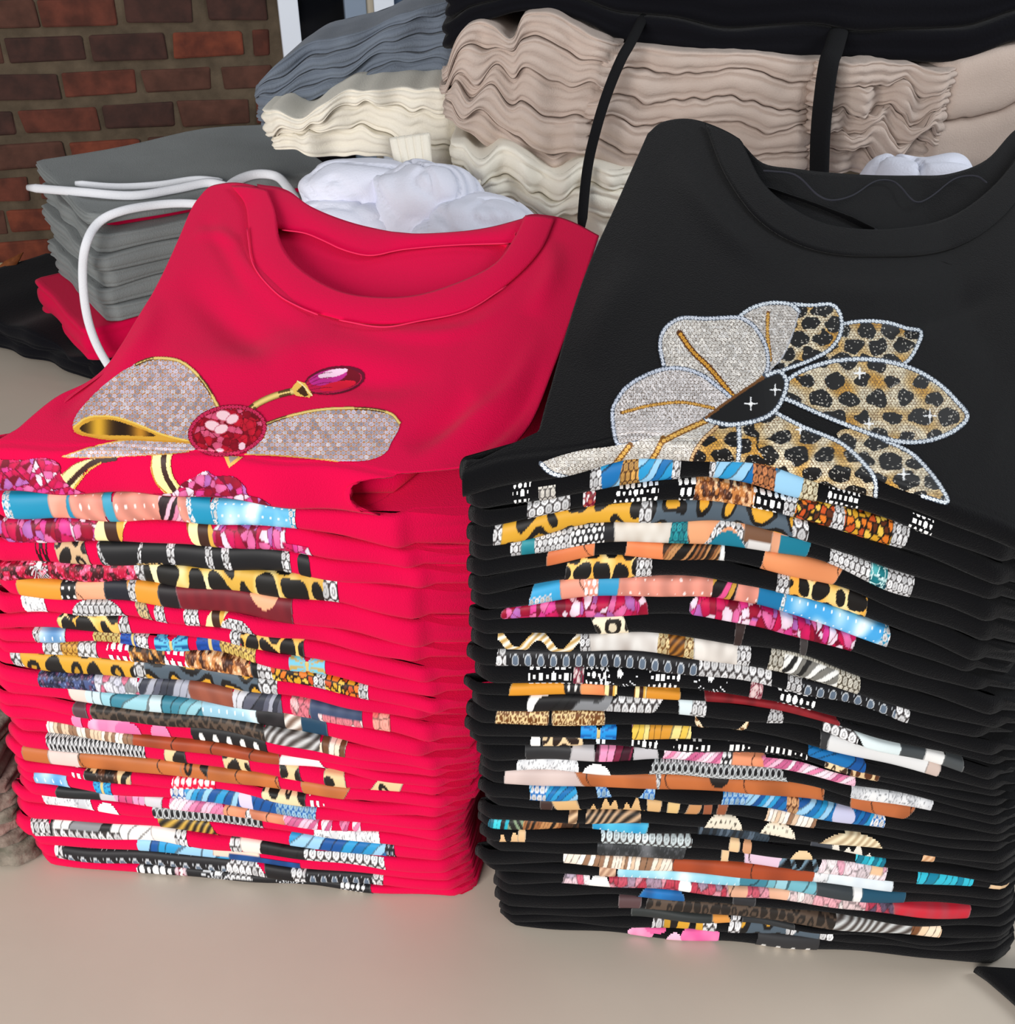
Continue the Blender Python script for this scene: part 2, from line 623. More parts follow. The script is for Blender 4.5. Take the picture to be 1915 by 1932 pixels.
def paint_row(segs, X, V, hpx, seed):
    """X: 1-D pixel columns, V: 1-D 0..1; returns rgb, alpha"""
    XX, VV = np.meshgrid(X, V); YY = VV * hpx
    rgb = np.zeros(XX.shape + (3,)); al = np.zeros(XX.shape, bool)
    r = np.random.RandomState(seed)
    for sgm in segs:
        kind, x0, x1 = sgm[:3]; o = dict(sgm[3]) if len(sgm) > 3 else {}
        v0 = o.pop('v0', 0); v1 = o.pop('v1', 1); e0 = o.pop('e0', r.rand() * 8 - 2); e1 = o.pop('e1', r.rand() * 8 - 2)
        s0 = o.pop('s0', r.rand() * 10 - 5); s1 = o.pop('s1', r.rand() * 10 - 5); shp = o.pop('shape', None); cut = o.pop('cut', None)
        q = (2 * VV - 1)
        lo = x0 + e0 * q * q + s0 * q; hi = x1 - e1 * q * q + s1 * q
        m = (XX >= lo) & (XX <= hi) & (VV >= v0) & (VV <= v1)
        if shp == 'ell':
            m = (((XX - (x0 + x1) / 2) / ((x1 - x0) / 2)) ** 2 + ((VV - (v0 + v1) / 2) / ((v1 - v0) / 2)) ** 2) < 1
        elif shp == 'dome':
            m = (XX >= x0) & (XX <= x1) & (VV <= v1) & (VV > v1 - (v1 - v0) * np.sqrt(np.clip(1 - ((XX - (x0 + x1) / 2) / ((x1 - x0) / 2)) ** 2, 0, 1)))
        elif shp == 'fly':
            t = np.abs(XX - (x0 + x1) / 2) / ((x1 - x0) / 2)
            m = (t < 1) & (np.abs(VV - .5) < (.18 + .34 * np.sin(np.clip(t, 0, 1) * 2.6)))
        elif shp == 'arc':
            t = (XX - x0) / (x1 - x0)
            m = (t > 0) & (t < 1) & (np.abs(VV - (v1 - (v1 - v0) * np.sin(np.clip(t, 0, 1) * 3.14))) < .16)
        elif shp == 'wave':
            t = (XX - x0) / (x1 - x0)
            m = (t > 0) & (t < 1) & (np.abs(VV - .5 - .33 * np.sin(t * 12 + seed)) < .22)
        elif shp == 'jag':
            m = m & (VV > .5 + .42 * np.sin(XX * .22 + seed) * np.sin(XX * .09))
        elif shp == 'dots':
            d, i, j = hexgrid(XX, YY, 11)
            m = m & (d < .16 + .24 * hash2(i, j, seed))
        if not m.any():
            continue
        sub = np.ix_(np.where(m.any(1))[0], np.where(m.any(0))[0])
        c = PAINT[kind](XX[sub], YY[sub], VV[sub], r, **o)
        ms = m[sub]
        if cut or (kind in CUT and cut is None):
            ms = ms & (c.sum(-1) > 150)
        tmp = rgb[sub]; tmp[ms] = c[ms]; rgb[sub] = tmp
        ta = al[sub]; ta[ms] = True; al[sub] = ta
        if shp is None and kind in ('solid', 'sky', 'star', 'leo', 'skin', 'gem') and not cut:
            # thin printed outline at the ends
            edge = m & ((XX < lo + 1.8) | (XX > hi - 1.8))
            rgb[edge] = rgb[edge] * .5 + 60
    return rgb, al


TEAL = (24, 140, 178); CORAL = (232, 148, 126); ORA = (222, 148, 48); TAN = (214, 172, 118); BLK = (20, 19, 22); NAV = (22, 62, 88)
WHT = (238, 237, 235); PNK = (232, 130, 175); BRN = (186, 104, 52); SLV = (205, 206, 212); GRY = (78, 92, 104); RST = (168, 72, 38)
LY = dict(c=(214, 160, 48), c2=(24, 20, 18), a=40, fill=.34)
LG = dict(c=GRY, c2=(22, 20, 20), c4=(220, 162, 48), a=54, fill=.38)
LO = dict(c=(240, 175, 70), c2=(22, 18, 16), c3=(252, 225, 160), a=36, fill=.42)
LGOLD = dict(c=(215, 170, 70), c2=(22, 20, 18), c3=(250, 235, 180), a=48, fill=.4)
LT = dict(c=(232, 200, 150), c2=(28, 22, 18), a=38, fill=.36)
BROWNG = dict(pal=((110, 60, 30), (190, 120, 60), (60, 30, 18), (225, 175, 130)), a=6)
DKL = dict(c=(88, 72, 60), c2=(38, 32, 28), a=18, fill=.4)
MOUTH = dict(pal=((205, 70, 120), (245, 150, 190), (120, 30, 60), (60, 20, 35)), a=14)
PHAIR = dict(pal=((245, 190, 212), (232, 130, 170), (250, 225, 235), (200, 95, 140)), a=10, sl=1.6)
BEIS = dict(pal=((245, 228, 212), (225, 195, 165), (150, 112, 85), (250, 240, 230)), a=8)
HAIR = dict(pal=((60, 38, 25), (150, 95, 55), (25, 18, 14), (190, 135, 85)), a=6, sl=1.0)
TEALS = dict(pal=((110, 175, 190), (200, 222, 228), (60, 130, 150), (150, 200, 212)), a=26, sl=.8)
BLUES = dict(pal=((20, 110, 175), (40, 150, 205), (15, 80, 150), (150, 200, 232)), a=12, sl=1.3)
GRYS = dict(pal=((165, 168, 182), (90, 92, 108), (205, 206, 214), (55, 58, 70)), a=14, sl=1.0)
BWS = dict(pal=((238, 236, 234), (22, 21, 24), (130, 132, 136), (24, 24, 26)), a=26, sl=1.2)

RED_PRINT = {
 1: [('solid', 6, 102, dict(c=TEAL)), ('dia', 6, 22, dict(c2=TEAL)), ('solid', 92, 130, dict(c=CORAL, shade=(248, 205, 190))), ('solid', 125, 142, dict(c=TEAL)), ('star', 132, 198), ('solid', 197, 216, dict(c=(60, 155, 185))), ('star', 215, 312), ('str', 298, 350, dict(pal=((30, 15, 20), (225, 130, 165), (40, 20, 25), (240, 180, 200)), a=9, sl=.9)), ('star', 336, 358), ('solid', 356, 402, dict(c=TEAL)), ('dia', 354, 364, dict(c2=TEAL)), ('sky', 400, 556), ('dia', 400, 411, dict(c2=TEAL)), ('dia', 546, 557, dict(c2=TEAL))],
 2: [('gem', -5, 195, dict(s1=16)), ('rib', 178, 232, dict(s0=-14, s1=-14)), ('rib', 356, 408, dict(s0=10, s1=12)), ('gem', 402, 538, dict(e0=14)), ('gem', 530, 580, dict(v0=.55, s1=10))],
 3: [('str', 66, 90, dict(pal=((40, 5, 10), (40, 5, 10)), a=4, shape='wave')), ('leo', 104, 166, dict(c=(205, 170, 130), c2=(26, 20, 18), a=30)), ('solid', 186, 546, dict(c=(22, 22, 25))), ('dia', 184, 270, dict(shape='arc', v0=1.6, v1=.1)), ('dia', 314, 328), ('dia', 388, 402), ('dia', 420, 434), ('dia', 530, 547), ('leo', 255, 300, dict(v0=.75, c=(205, 170, 110), a=12)), ('solid', 560, 586, dict(c=BLK, v0=.1, v1=.95, shape='ell'))],
 4: [('glit', -5, 258), ('burst', 55, 88, dict(v1=.9)), ('dia', 252, 270, dict(a=12)), ('leo', 268, 612, LGOLD), ('dia', 608, 636, dict(a=14))],
 5: [('solid', 28, 122, dict(c=ORA)), ('pol', 115, 147, dict(a=12)), ('skin', 142, 198, dict(c=(240, 170, 132), c2=(205, 120, 85))), ('solid', 194, 246, dict(c=(28, 30, 40))), ('solid', 240, 302, dict(c=ORA)), ('dia', 240, 254, dict(a=7)), ('solid', 298, 338, dict(c=(28, 22, 25))), ('solid', 335, 552, dict(c=(122, 26, 38), shade=(95, 20, 32))), ('solid', 470, 526, dict(c=(238, 170, 130), v1=.55, shape='ell', v0=-.4))],
 6: [('tree', 38, 82), ('dia', 130, 232, dict(shape='dome', v0=.05, v1=1)), ('solid', 165, 205, dict(c=WHT, v0=.75, shape='dome', v1=1.05)), ('dia', 256, 280, dict(c=(215, 190, 140), a=7, s0=8, s1=8)), ('dia', 289, 311), ('dia', 345, 374), ('rib', 388, 420, dict(s0=-12, s1=-10)), ('dia', 408, 480, dict(shape='dome', v0=.3, v1=1.05))],
 7: [('leo', 105, 224, dict(LO, e0=18)), ('dia', 224, 244), ('dia', 432, 452), ('leo', 452, 572, LO)],
 8: [('sky', 64, 122, dict(c=(90, 140, 190))), ('dia', 62, 74), ('dia', 172, 226, dict(c=(240, 215, 130), c2=(110, 70, 20))), ('fly', 224, 278, dict(c=(25, 75, 165), c2=(12, 40, 110))), ('dia', 255, 280), ('fly', 292, 354, dict(shape='fly', c=(90, 190, 225))), ('fly', 368, 416, dict(c=(25, 75, 165))), ('dia', 412, 482, dict(c=(240, 205, 110), c2=(90, 55, 20))), ('fly', 544, 612, dict(shape='fly', c=(120, 200, 225), c2=(215, 160, 60)))],
 9: [('dia', 80, 182, dict(a=11, c2=(90, 85, 80), shape='fly')), ('dia', 114, 146, dict(c=(225, 170, 70), c2=(120, 75, 20), a=7)), ('pearl', 200, 250), ('glit', 244, 312, dict(pal=((30, 22, 18), (90, 55, 30), (190, 130, 60), (20, 15, 14)))), ('pearl', 310, 352), ('glit', 350, 474, BROWNG), ('solid', 474, 506, dict(c=BLK)), ('dia', 486, 520), ('mon', 512, 688), ('dia', 590, 612), ('dia', 676, 695)],
 10: [('dia', 18, 42, dict(a=13)), ('leo', 38, 258, LY), ('dia', 252, 276, dict(a=13)), ('leo', 272, 502, LG), ('dia', 488, 522, dict(a=14))],
 11: [('glit', 74, 190, dict(pal=((40, 45, 75), (70, 85, 130), (95, 60, 90), (25, 28, 50)), a=5)), ('flo', 180, 262, dict(pal=((225, 225, 235), (235, 238, 242), (215, 110, 140), (205, 205, 220)))), ('str', 260, 356, GRYS), ('solid', 354, 442, dict(c=(150, 82, 62), shade=(120, 62, 48))), ('str', 440, 532, GRYS), ('flo', 548, 584, dict(pal=((225, 120, 135), (240, 190, 190)))), ('solid', 584, 684, dict(c=(52, 66, 96), shade=(80, 95, 125))), ('flo', 600, 684, dict(pal=((240, 215, 215), (225, 130, 140)), v0=.55)), ('flo', 702, 736, dict(pal=((232, 110, 105), (245, 165, 150)), v0=.1))],
 12: [('skin', 128, 165, dict(c=(225, 205, 195), c2=(160, 150, 150))), ('str', 160, 470, TEALS), ('sky', 380, 486, dict(c=(150, 195, 215))), ('solid', 482, 540, dict(c=BLK, shade=(70, 65, 68))), ('brush', 535, 582, dict(c=(238, 232, 225), c2=(120, 95, 80))), ('solid', 566, 616, dict(c=NAV))],
 13: [('solid', 138, 166, dict(c=(85, 60, 66))), ('leo', 172, 502, DKL), ('brush', 500, 606, dict(c=(205, 205, 205), c2=(70, 62, 58))), ('str', 604, 652, dict(pal=((245, 220, 195), (240, 225, 210), (110, 70, 45), (240, 200, 165)), a=12))],
 14: [('solid', 134, 154, dict(c=PNK, shape='ell', v0=0, v1=1)), ('solid', 164, 240, dict(c=PNK, shade=(250, 200, 222), shape='ell', v0=.1, v1=1.2)), ('solid', 215, 262, dict(c=(225, 110, 165), shape='ell', v0=.3, v1=1)), ('solid', 280, 318, dict(c=PNK, shape='ell', v0=.25, v1=1.4)), ('pol', 358, 502)],
 15: [('str', 84, 252, BEIS), ('skin', 248, 528, dict(c=RST, c2=(110, 45, 25))), ('solid', 526, 604, dict(c=(245, 232, 232), s1=14))],
 16: [('lace', 88, 272, dict(c=(240, 240, 242), a=8)), ('leo', 308, 350, LT), ('leo', 420, 470, LT), ('leo', 526, 566, LT), ('leo', 610, 652, LT), ('leo', 704, 756, dict(LT, s0=-16, s1=-8))],
 17: [('skin', 40, 92, dict(c=BRN)), ('skin', 90, 152, dict(c=(222, 200, 192), c2=(150, 130, 130))), ('skin', 146, 526, dict(c=(196, 112, 56))), ('leo', 340, 392, dict(c=BRN, c2=(24, 18, 15), a=40, v0=.1)), ('skin', 567, 654, dict(c=(190, 110, 58), s1=-14))],
 18: [('solid', 130, 160, dict(c=WHT, shape='dots')), ('leo', 158, 248, LT), ('glit', 178, 222, dict(pal=((24, 18, 16), (90, 50, 25), (40, 25, 18)))), ('pearl', 325, 405, dict(c2=(225, 5, 60), a=11, cut=True)), ('leo', 494, 576, dict(c=(240, 215, 170), c2=(24, 20, 18), a=28)), ('solid', 580, 616, dict(c=WHT, shape='dots'))],
 19: [('sky', 62, 126, dict(c=(95, 160, 215))), ('fly', 178, 212, dict(c=(40, 160, 210), v0=.1)), ('str', 322, 596, BLUES), ('dia', 322, 350, dict(c2=(20, 90, 160))), ('dia', 520, 596, dict(c=(160, 205, 235), c2=(20, 90, 160))), ('solid', 450, 476, dict(c=(215, 205, 232), shape='ell', v0=0, v1=1))],
 20: [('solid', 104, 188, dict(c=(28, 30, 32))), ('solid', 186, 216, dict(c=(200, 196, 200))), ('str', 214, 272, MOUTH), ('solid', 272, 306, dict(c=(205, 202, 208))), ('str', 320, 424, PHAIR), ('skin', 420, 538, dict(c=(235, 150, 112), c2=(120, 60, 45))), ('dia', 462, 472), ('str', 536, 600, PHAIR), ('str', 606, 626, PHAIR), ('str', 642, 656, PHAIR), ('str', 664, 680, PHAIR)],
 21: [('tree', 78, 172), ('solid', 180, 224, dict(c=WHT, shape='dome', v0=.2, v1=.95)), ('lace', 288, 492), ('tree', 590, 716)],
 22: [('brush', 296, 402, dict(c=(205, 165, 70), c2=(24, 20, 18), s1=12)), ('str', 544, 742, dict(BLUES, a=22)), ('paw', 726, 744, dict(a=9))],
 23: [('dia', 60, 96), ('str', 94, 330, BWS), ('dia', 100, 226, dict(v0=.5, a=13)), ('solid', 284, 332, dict(c=(235, 225, 220))), ('dia', 330, 354), ('dia', 434, 456), ('solid', 454, 492, dict(c=(240, 225, 215))), ('str', 490, 590, BWS), ('dia', 574, 726, dict(a=13, v0=.2))],
 24: [('str', 256, 440, dict(BLUES, a=30)), ('solid', 400, 490, dict(c=(235, 205, 185), v1=.55)), ('solid', 430, 566, dict(c=(22, 60, 118), v0=.4, shade=(20, 95, 165)))],
 25: [('dia', 102, 120, dict(a=11)), ('paw', 118, 440), ('dia', 420, 504, dict(a=11, shape='dome', v0=0, v1=1.05)), ('solid', 500, 556, dict(c=BLK)), ('dia', 552, 578, dict(a=10)), ('paw', 576, 706, dict(a=20)), ('dia', 702, 722, dict(a=11))],
 26: [('solid', 256, 700, dict(c=(24, 24, 27))), ('pearl', 256, 350, dict(cut=True)), ('gem', 328, 350, dict(pal=np.array([(235, 200, 210), (250, 240, 240), (180, 120, 130)], float), a=8)), ('burst', 378, 436), ('dia', 430, 475, dict(v1=.6)), ('burst', 520, 568), ('pearl', 640, 690, dict(cut=True, a=9))],
}
SKY = dict(c=(70, 165, 225))
BLACK_PRINT = {
 1: [('pearl', 966, 1000, dict(a=7)), ('dia', 1015, 1048, dict(v0=.4, c=(245, 240, 230))), ('dia', 1112, 1146), ('str', 1134, 1188, dict(BLUES, a=30)), ('dia', 1170, 1212, dict(c=(225, 170, 90), c2=(70, 40, 20))), ('str', 1204, 1276, dict(BLUES, a=20)), ('dia', 1268, 1284), ('dia', 1338, 1354), ('str', 1350, 1424, dict(BLUES, a=20)), ('dia', 1420, 1470, dict(c=(205, 130, 80), c2=(60, 30, 18))), ('str', 1462, 1518, dict(BLUES, a=40)), ('dia', 1512, 1542, dict(c=(245, 235, 200), c2=(90, 70, 40))), ('pearl', 1560, 1622, dict(a=8)), ('pearl', 1718, 1760, dict(a=8, v0=.3))],
 2: [('dia', 994, 1076, dict(a=14)), ('gem', 1098, 1124, dict(pal=np.array([(240, 235, 235), (190, 90, 70), (120, 50, 40)], float), a=6, shape='ell', v0=0, v1=.9)), ('pearl', 1160, 1242, dict(a=11)), ('pearl', 1280, 1330, dict(a=13)), ('glit', 1310, 1424, BROWNG), ('pearl', 1420, 1478, dict(a=13)), ('dia', 1478, 1505), ('mon', 1500, 1700), ('dia', 1570, 1592), ('dia', 1682, 1714)],
 3: [('dia', 930, 956, dict(a=13)), ('leo', 946, 1214, dict(LY, a=52)), ('dia', 1206, 1236, dict(a=14)), ('leo', 1228, 1502, LG), ('dia', 1494, 1524, dict(a=15))],
 4: [('dia', 962, 986), ('solid', 982, 1012, dict(c=(16, 110, 125), shade=(60, 170, 180))), ('dia', 1008, 1082), ('solid', 1078, 1162, dict(c=(32, 32, 36))), ('pearl', 1074, 1140, dict(a=9)), ('solid', 1158, 1272, dict(c=(200, 190, 178), shade=(240, 238, 232))), ('dia', 1264, 1306, dict(c=(40, 160, 170), c2=(12, 80, 95))), ('skin', 1296, 1408, dict(c=(232, 165, 120), c2=(200, 120, 80))), ('dia', 1330, 1420, dict(shape='arc', v0=.2, v1=1)), ('solid', 1338, 1412, dict(c=(22, 120, 145), shape='dome', v0=.45, v1=1)), ('solid', 1402, 1462, dict(c=(115, 80, 58), v1=.6)), ('solid', 1412, 1458, dict(c=(215, 212, 210), v0=.55)), ('skin', 1454, 1486, dict(c=(228, 165, 130))), ('solid', 1470, 1528, dict(c=(22, 120, 145), v0=.3)), ('dia', 1566, 1658), ('gem', 1640, 1690, dict(pal=np.array([(20, 120, 130), (80, 180, 185), (10, 70, 85)], float), a=12, line=(190, 220, 220))), ('dia', 1672, 1722)],
 5: [('skin', 1030, 1122, dict(c=(226, 132, 82), c2=(180, 85, 45))), ('skin', 1180, 1258, dict(c=(226, 132, 82), c2=(190, 95, 55))), ('str', 1250, 1364, HAIR), ('solid', 1358, 1368, dict(c=WHT)), ('skin', 1438, 1582, dict(c=(228, 146, 96), c2=(190, 100, 60), s1=-12))],
 6: [('leo', 1066, 1202, dict(LO, c2=(20, 18, 18), fill=.46)), ('dia', 1200, 1230), ('dia', 1464, 1492), ('leo', 1488, 1636, LO)],
 7: [('solid', 1000, 1062, dict(c=(60, 165, 215))), ('dia', 998, 1040, dict(v0=.5, c2=(60, 165, 215))), ('skin', 1056, 1132, dict(c=(235, 160, 138), c2=(215, 125, 105))), ('pearl', 1102, 1140, dict(a=7)), ('solid', 1128, 1172, dict(c=(50, 150, 195))), ('star', 1166, 1346), ('str', 1344, 1392, dict(pal=((25, 15, 18), (225, 80, 140), (25, 15, 18), (200, 150, 60)), a=9, sl=.9)), ('star', 1388, 1432), ('solid', 1430, 1482, dict(c=(22, 115, 165))), ('dia', 1474, 1488, dict(c2=TEAL)), ('sky', 1480, 1676, SKY), ('dia', 1662, 1677, dict(c2=TEAL))],
 8: [('gem', 944, 1222, dict(e0=18, s1=8)), ('gem', 1300, 1612, dict(e0=22))],
 9: [('leo', 1120, 1182, dict(c=(245, 230, 200), c2=(30, 24, 20), a=30, s0=16, s1=14)), ('solid', 1384, 1402, dict(c=(52, 38, 36))), ('solid', 1508, 1524, dict(c=(60, 55, 55)))],
 10: [('brush', 938, 1098, dict(c=(245, 240, 230), c2=(190, 150, 80), shape='wave')), ('dia', 1094, 1118), ('solid', 1112, 1250, dict(c=(225, 222, 218), shade=(175, 165, 158))), ('dia', 1240, 1268, dict(c=(240, 215, 160), c2=(110, 70, 25))), ('brush', 1262, 1296, dict(c=(170, 110, 40), c2=(70, 40, 15))), ('dia', 1290, 1314, dict(c=(240, 215, 160), c2=(110, 70, 25))), ('solid', 1308, 1396, dict(c=(228, 222, 215), shade=(180, 172, 165))), ('dia', 1390, 1416), ('dia', 1450, 1622, dict(c=(230, 225, 210), c2=(70, 60, 45))), ('str', 1478, 1580, dict(pal=((235, 235, 232), (30, 30, 30), (120, 118, 112), (240, 240, 238)), a=12, sl=1.5, v0=.25, v1=.8))],
 11: [('dia', 936, 956, dict(a=12)), ('paw', 954, 1330), ('dia', 1318, 1456, dict(a=13)), ('dia', 1484, 1516), ('paw', 1512, 1694), ('dia', 1690, 1716, dict(a=13))],
 12: [('pearl', 996, 1078, dict(a=12)), ('gem', 1080, 1102, dict(pal=np.array([(225, 205, 205), (150, 120, 125), (90, 70, 75)], float), a=7)), ('pearl', 1104, 1150, dict(a=7)), ('burst', 1130, 1206), ('pearl', 1222, 1282, dict(a=10)), ('burst', 1308, 1372), ('gem', 1414, 1440, dict(pal=np.array([(235, 205, 205), (190, 140, 145), (110, 80, 85)], float), a=8, shape='ell', v0=0, v1=1)), ('pearl', 1468, 1538, dict(a=12))],
 13: [('solid', 960, 1068, dict(c=(220, 148, 42))), ('pol', 1064, 1096, dict(a=13)), ('skin', 1094, 1146, dict(c=(236, 150, 92), c2=(200, 100, 60))), ('rib', 1140, 1164), ('rib', 1196, 1222), ('solid', 1218, 1284, dict(c=(215, 142, 42))), ('solid', 1330, 1586, dict(c=(140, 30, 38), shade=(100, 22, 28)))],
 14: [('str', 994, 1180, BWS), ('dia', 1150, 1242, dict(a=13, s0=-20, s1=-16)), ('solid', 1280, 1308, dict(c=(215, 228, 232))), ('dia', 1304, 1332), ('dia', 1448, 1478), ('solid', 1478, 1520, dict(c=WHT, shape='dome', v0=1.2, v1=.0)), ('dia', 1552, 1618, dict(a=14)), ('solid', 1622, 1702, dict(c=(225, 238, 240), s0=18)), ('solid', 1698, 1748, dict(c=(70, 75, 78))), ('solid', 1744, 1782, dict(c=WHT)), ('solid', 1780, 1818, dict(c=(72, 76, 78)))],
 15: [('leo', 934, 1036, dict(c=(235, 205, 150), c2=(110, 65, 25), a=9, fill=.42)), ('leo', 1040, 1142, dict(c=(235, 205, 150), c2=(110, 65, 25), a=9, fill=.42)), ('leo', 1310, 1412, dict(c=(240, 220, 185), c2=(120, 80, 45), a=12, shape='arc', v0=1.3, v1=.35)), ('solid', 1546, 1566, dict(c=(52, 52, 54))), ('solid', 1560, 1756, dict(c=(226, 226, 226), e0=12)), ('solid', 1748, 1774, dict(c=(205, 185, 175)))],
 16: [('fly', 1095, 1164, dict(c=(30, 145, 220), c2=(12, 80, 160), shape='fly')), ('str', 1192, 1304, dict(pal=((235, 195, 80), (215, 150, 50), (245, 220, 140), (225, 150, 190)), a=15, sl=.5)), ('str', 1524, 1632, dict(BLUES, a=24))],
 17: [('solid', 1000, 1020, dict(c=WHT, shape='ell', v0=0, v1=1)), ('leo', 1022, 1100, dict(c=(235, 205, 160), c2=(40, 25, 18), a=26)), ('solid', 1124, 1148, dict(c=(225, 240, 245), shape='dots')), ('solid', 1188, 1240, dict(c=WHT, shape='dots')), ('solid', 1270, 1342, dict(c=WHT, shape='dots')), ('solid', 1375, 1420, dict(c=WHT, shape='dots')), ('solid', 1445, 1524, dict(c=WHT, shape='dots')), ('leo', 1556, 1600, dict(c=(240, 215, 170), c2=(60, 40, 25), a=18)), ('leo', 1604, 1660, dict(c=(225, 195, 150), c2=(90, 50, 25), a=18))],
 18: [('solid', 990, 1080, dict(c=(42, 42, 44))), ('solid', 1076, 1122, dict(c=(188, 184, 186))), ('str', 1122, 1192, MOUTH), ('solid', 1194, 1242, dict(c=(195, 192, 196))), ('str', 1252, 1364, PHAIR), ('pearl', 1360, 1386, dict(a=7, cut=False)), ('skin', 1380, 1446, dict(c=(236, 150, 110), c2=(200, 100, 80))), ('str', 1440, 1614, dict(PHAIR, v0=.1))],
 19: [('tree', 974, 1092), ('solid', 1098, 1154, dict(c=WHT, shape='dome', v0=.2, v1=.9)), ('lace', 1226, 1482, dict(s1=14)), ('tree', 1604, 1760), ('pearl', 1640, 1672, dict(a=18))],
 20: [('skin', 950, 1108, dict(c=(212, 192, 186), c2=(150, 132, 130))), ('skin', 1092, 1556, dict(c=(190, 106, 56), s0=18)), ('solid', 1336, 1374, dict(c=(24, 18, 16), shape='ell', v0=-.2, v1=.6)), ('dia', 1238, 1246, dict(a=6)), ('skin', 1604, 1718, dict(c=(186, 104, 60), s1=-16))],
 21: [('str', 1000, 1090, BLUES), ('dia', 1000, 1030, dict(c2=(30, 110, 180))), ('dia', 1126, 1150, dict(c=(170, 210, 240), c2=(25, 100, 180), s0=6, s1=12)), ('dia', 1212, 1236, dict(c=(170, 210, 240), c2=(25, 100, 180), s0=-14)), ('str', 1362, 1666, BLUES), ('dia', 1362, 1410, dict(c=(170, 210, 240), c2=(25, 100, 180))), ('solid', 1570, 1612, dict(c=(200, 200, 228), shape='ell', v0=0, v1=1)), ('dia', 1484, 1506, dict(c=(225, 170, 120), c2=(90, 50, 30))), ('dia', 1644, 1670, dict(c2=(30, 110, 180)))],
 22: [('solid', 1018, 1044, dict(c=(60, 40, 36))), ('solid', 1044, 1092, dict(c=TAN, s0=12, s1=10)), ('solid', 1114, 1216, dict(c=TAN, shape='jag')), ('solid', 1220, 1248, dict(c=TAN)), ('solid', 1258, 1282, dict(c=(220, 185, 125))), ('solid', 1296, 1322, dict(c=(196, 140, 90), s0=-8, s1=-8)), ('solid', 1326, 1344, dict(c=(150, 85, 55))), ('solid', 1352, 1372, dict(c=(150, 85, 55))), ('str', 1446, 1540, BEIS)],
 23: [('brush', 1072, 1090, dict(c=(225, 190, 150), c2=(120, 90, 65))), ('brush', 1104, 1210, dict(c=(205, 170, 135), c2=(30, 26, 24))), ('leo', 1328, 1404, dict(c=(235, 225, 205), c2=(90, 80, 70), a=9, fill=.2, shape='dome', v0=0, v1=1)), ('leo', 1434, 1504, dict(c=(238, 228, 208), c2=(100, 90, 80), a=9, fill=.2, shape='dome', v0=0, v1=1.05)), ('brush', 1544, 1672, dict(c=(245, 230, 195), c2=(190, 165, 130), shape='dome', v0=.05, v1=1.1))],
 24: [('str', 920, 962, dict(pal=((30, 170, 190), (60, 200, 215), (20, 100, 120), (24, 24, 26)), a=6)), ('str', 958, 988, dict(pal=((95, 120, 95), (130, 150, 120), (30, 32, 30)), a=6, sl=-.8)), ('str', 986, 1092, HAIR), ('sky', 1116, 1222, dict(c=(40, 150, 200), c2=(80, 185, 220))), ('str', 1316, 1452, dict(pal=((45, 58, 70), (80, 95, 110), (30, 36, 42)), a=6)), ('brush', 1742, 1766, dict(c=(240, 200, 160), c2=(205, 150, 105))), ('solid', 1530, 1572, dict(c=(62, 66, 74))), ('solid', 1572, 1650, dict(c=(228, 222, 210), shape='jag'))],
 25: [('solid', 944, 992, dict(c=(222, 182, 135), shape='jag')), ('solid', 976, 992, dict(c=(222, 182, 135))), ('dia', 1134, 1306, dict(a=12, c=(232, 245, 248))), ('solid', 1374, 1396, dict(c=(232, 195, 150))), ('solid', 1400, 1418, dict(c=(205, 150, 110), shape='ell', v0=0, v1=.8)), ('solid', 1490, 1536, dict(c=(235, 205, 160), shape='dome', v0=.2, v1=1)), ('str', 1614, 1670, dict(pal=((30, 165, 190), (60, 195, 215), (15, 110, 135)), a=9))],
 26: [('tree', 1126, 1292, dict(c=(44, 46, 48), c2=(90, 92, 96))), ('solid', 1360, 1376, dict(c=(232, 195, 150))), ('skin', 1404, 1476, dict(c=(225, 195, 215), c2=(190, 160, 185))), ('brush', 1470, 1550, dict(c=(110, 140, 160), c2=(30, 32, 36), shape='wave')), ('flo', 1546, 1672, dict(pal=((245, 225, 232), (235, 170, 190), (250, 240, 242), (215, 200, 205)), a=15)), ('solid', 1640, 1664, dict(c=(235, 190, 150), v1=.5)), ('str', 1730, 1838, dict(pal=((30, 165, 190), (50, 190, 215), (15, 130, 160)), a=14, v0=.15)), ('solid', 1870, 1910, dict(c=(230, 195, 155), v0=.5))],
 27: [('str', 1062, 1272, BEIS), ('skin', 1268, 1542, dict(c=RST, c2=(110, 45, 25))), ('tree', 1536, 1566), ('solid', 1562, 1686, dict(c=(225, 235, 240), shade=(205, 215, 225)))],
 28: [('brush', 1130, 1162, dict(c=(220, 185, 155), c2=(170, 130, 105))), ('sky', 1164, 1400, dict(c=(140, 205, 225))), ('str', 1396, 1542, TEALS), ('solid', 1540, 1612, dict(c=(52, 58, 62))), ('solid', 1608, 1628, dict(c=WHT)), ('solid', 1624, 1710, dict(c=(30, 78, 102)))],
 29: [('flo', 1062, 1114), ('solid', 1110, 1152, dict(c=WHT, shape='dome', v0=0, v1=1)), ('flo', 1150, 1378, dict(pal=((200, 80, 100), (170, 140, 160), (225, 150, 165), (190, 60, 80)))), ('solid', 1280, 1304, dict(c=WHT, shape='ell', v0=0, v1=1)), ('skin', 1374, 1492, dict(c=(232, 180, 150), c2=(205, 150, 120))), ('flo', 1410, 1452, dict(pal=((205, 90, 110), (225, 150, 165)))), ('flo', 1488, 1638, dict(pal=((245, 235, 232), (230, 205, 205), (215, 190, 190), (235, 170, 180)))), ('flo', 1634, 1692, dict(pal=((170, 50, 75), (95, 75, 100), (200, 90, 110)))), ('solid', 1686, 1830, dict(c=(198, 38, 55), shade=(165, 70, 80)))],
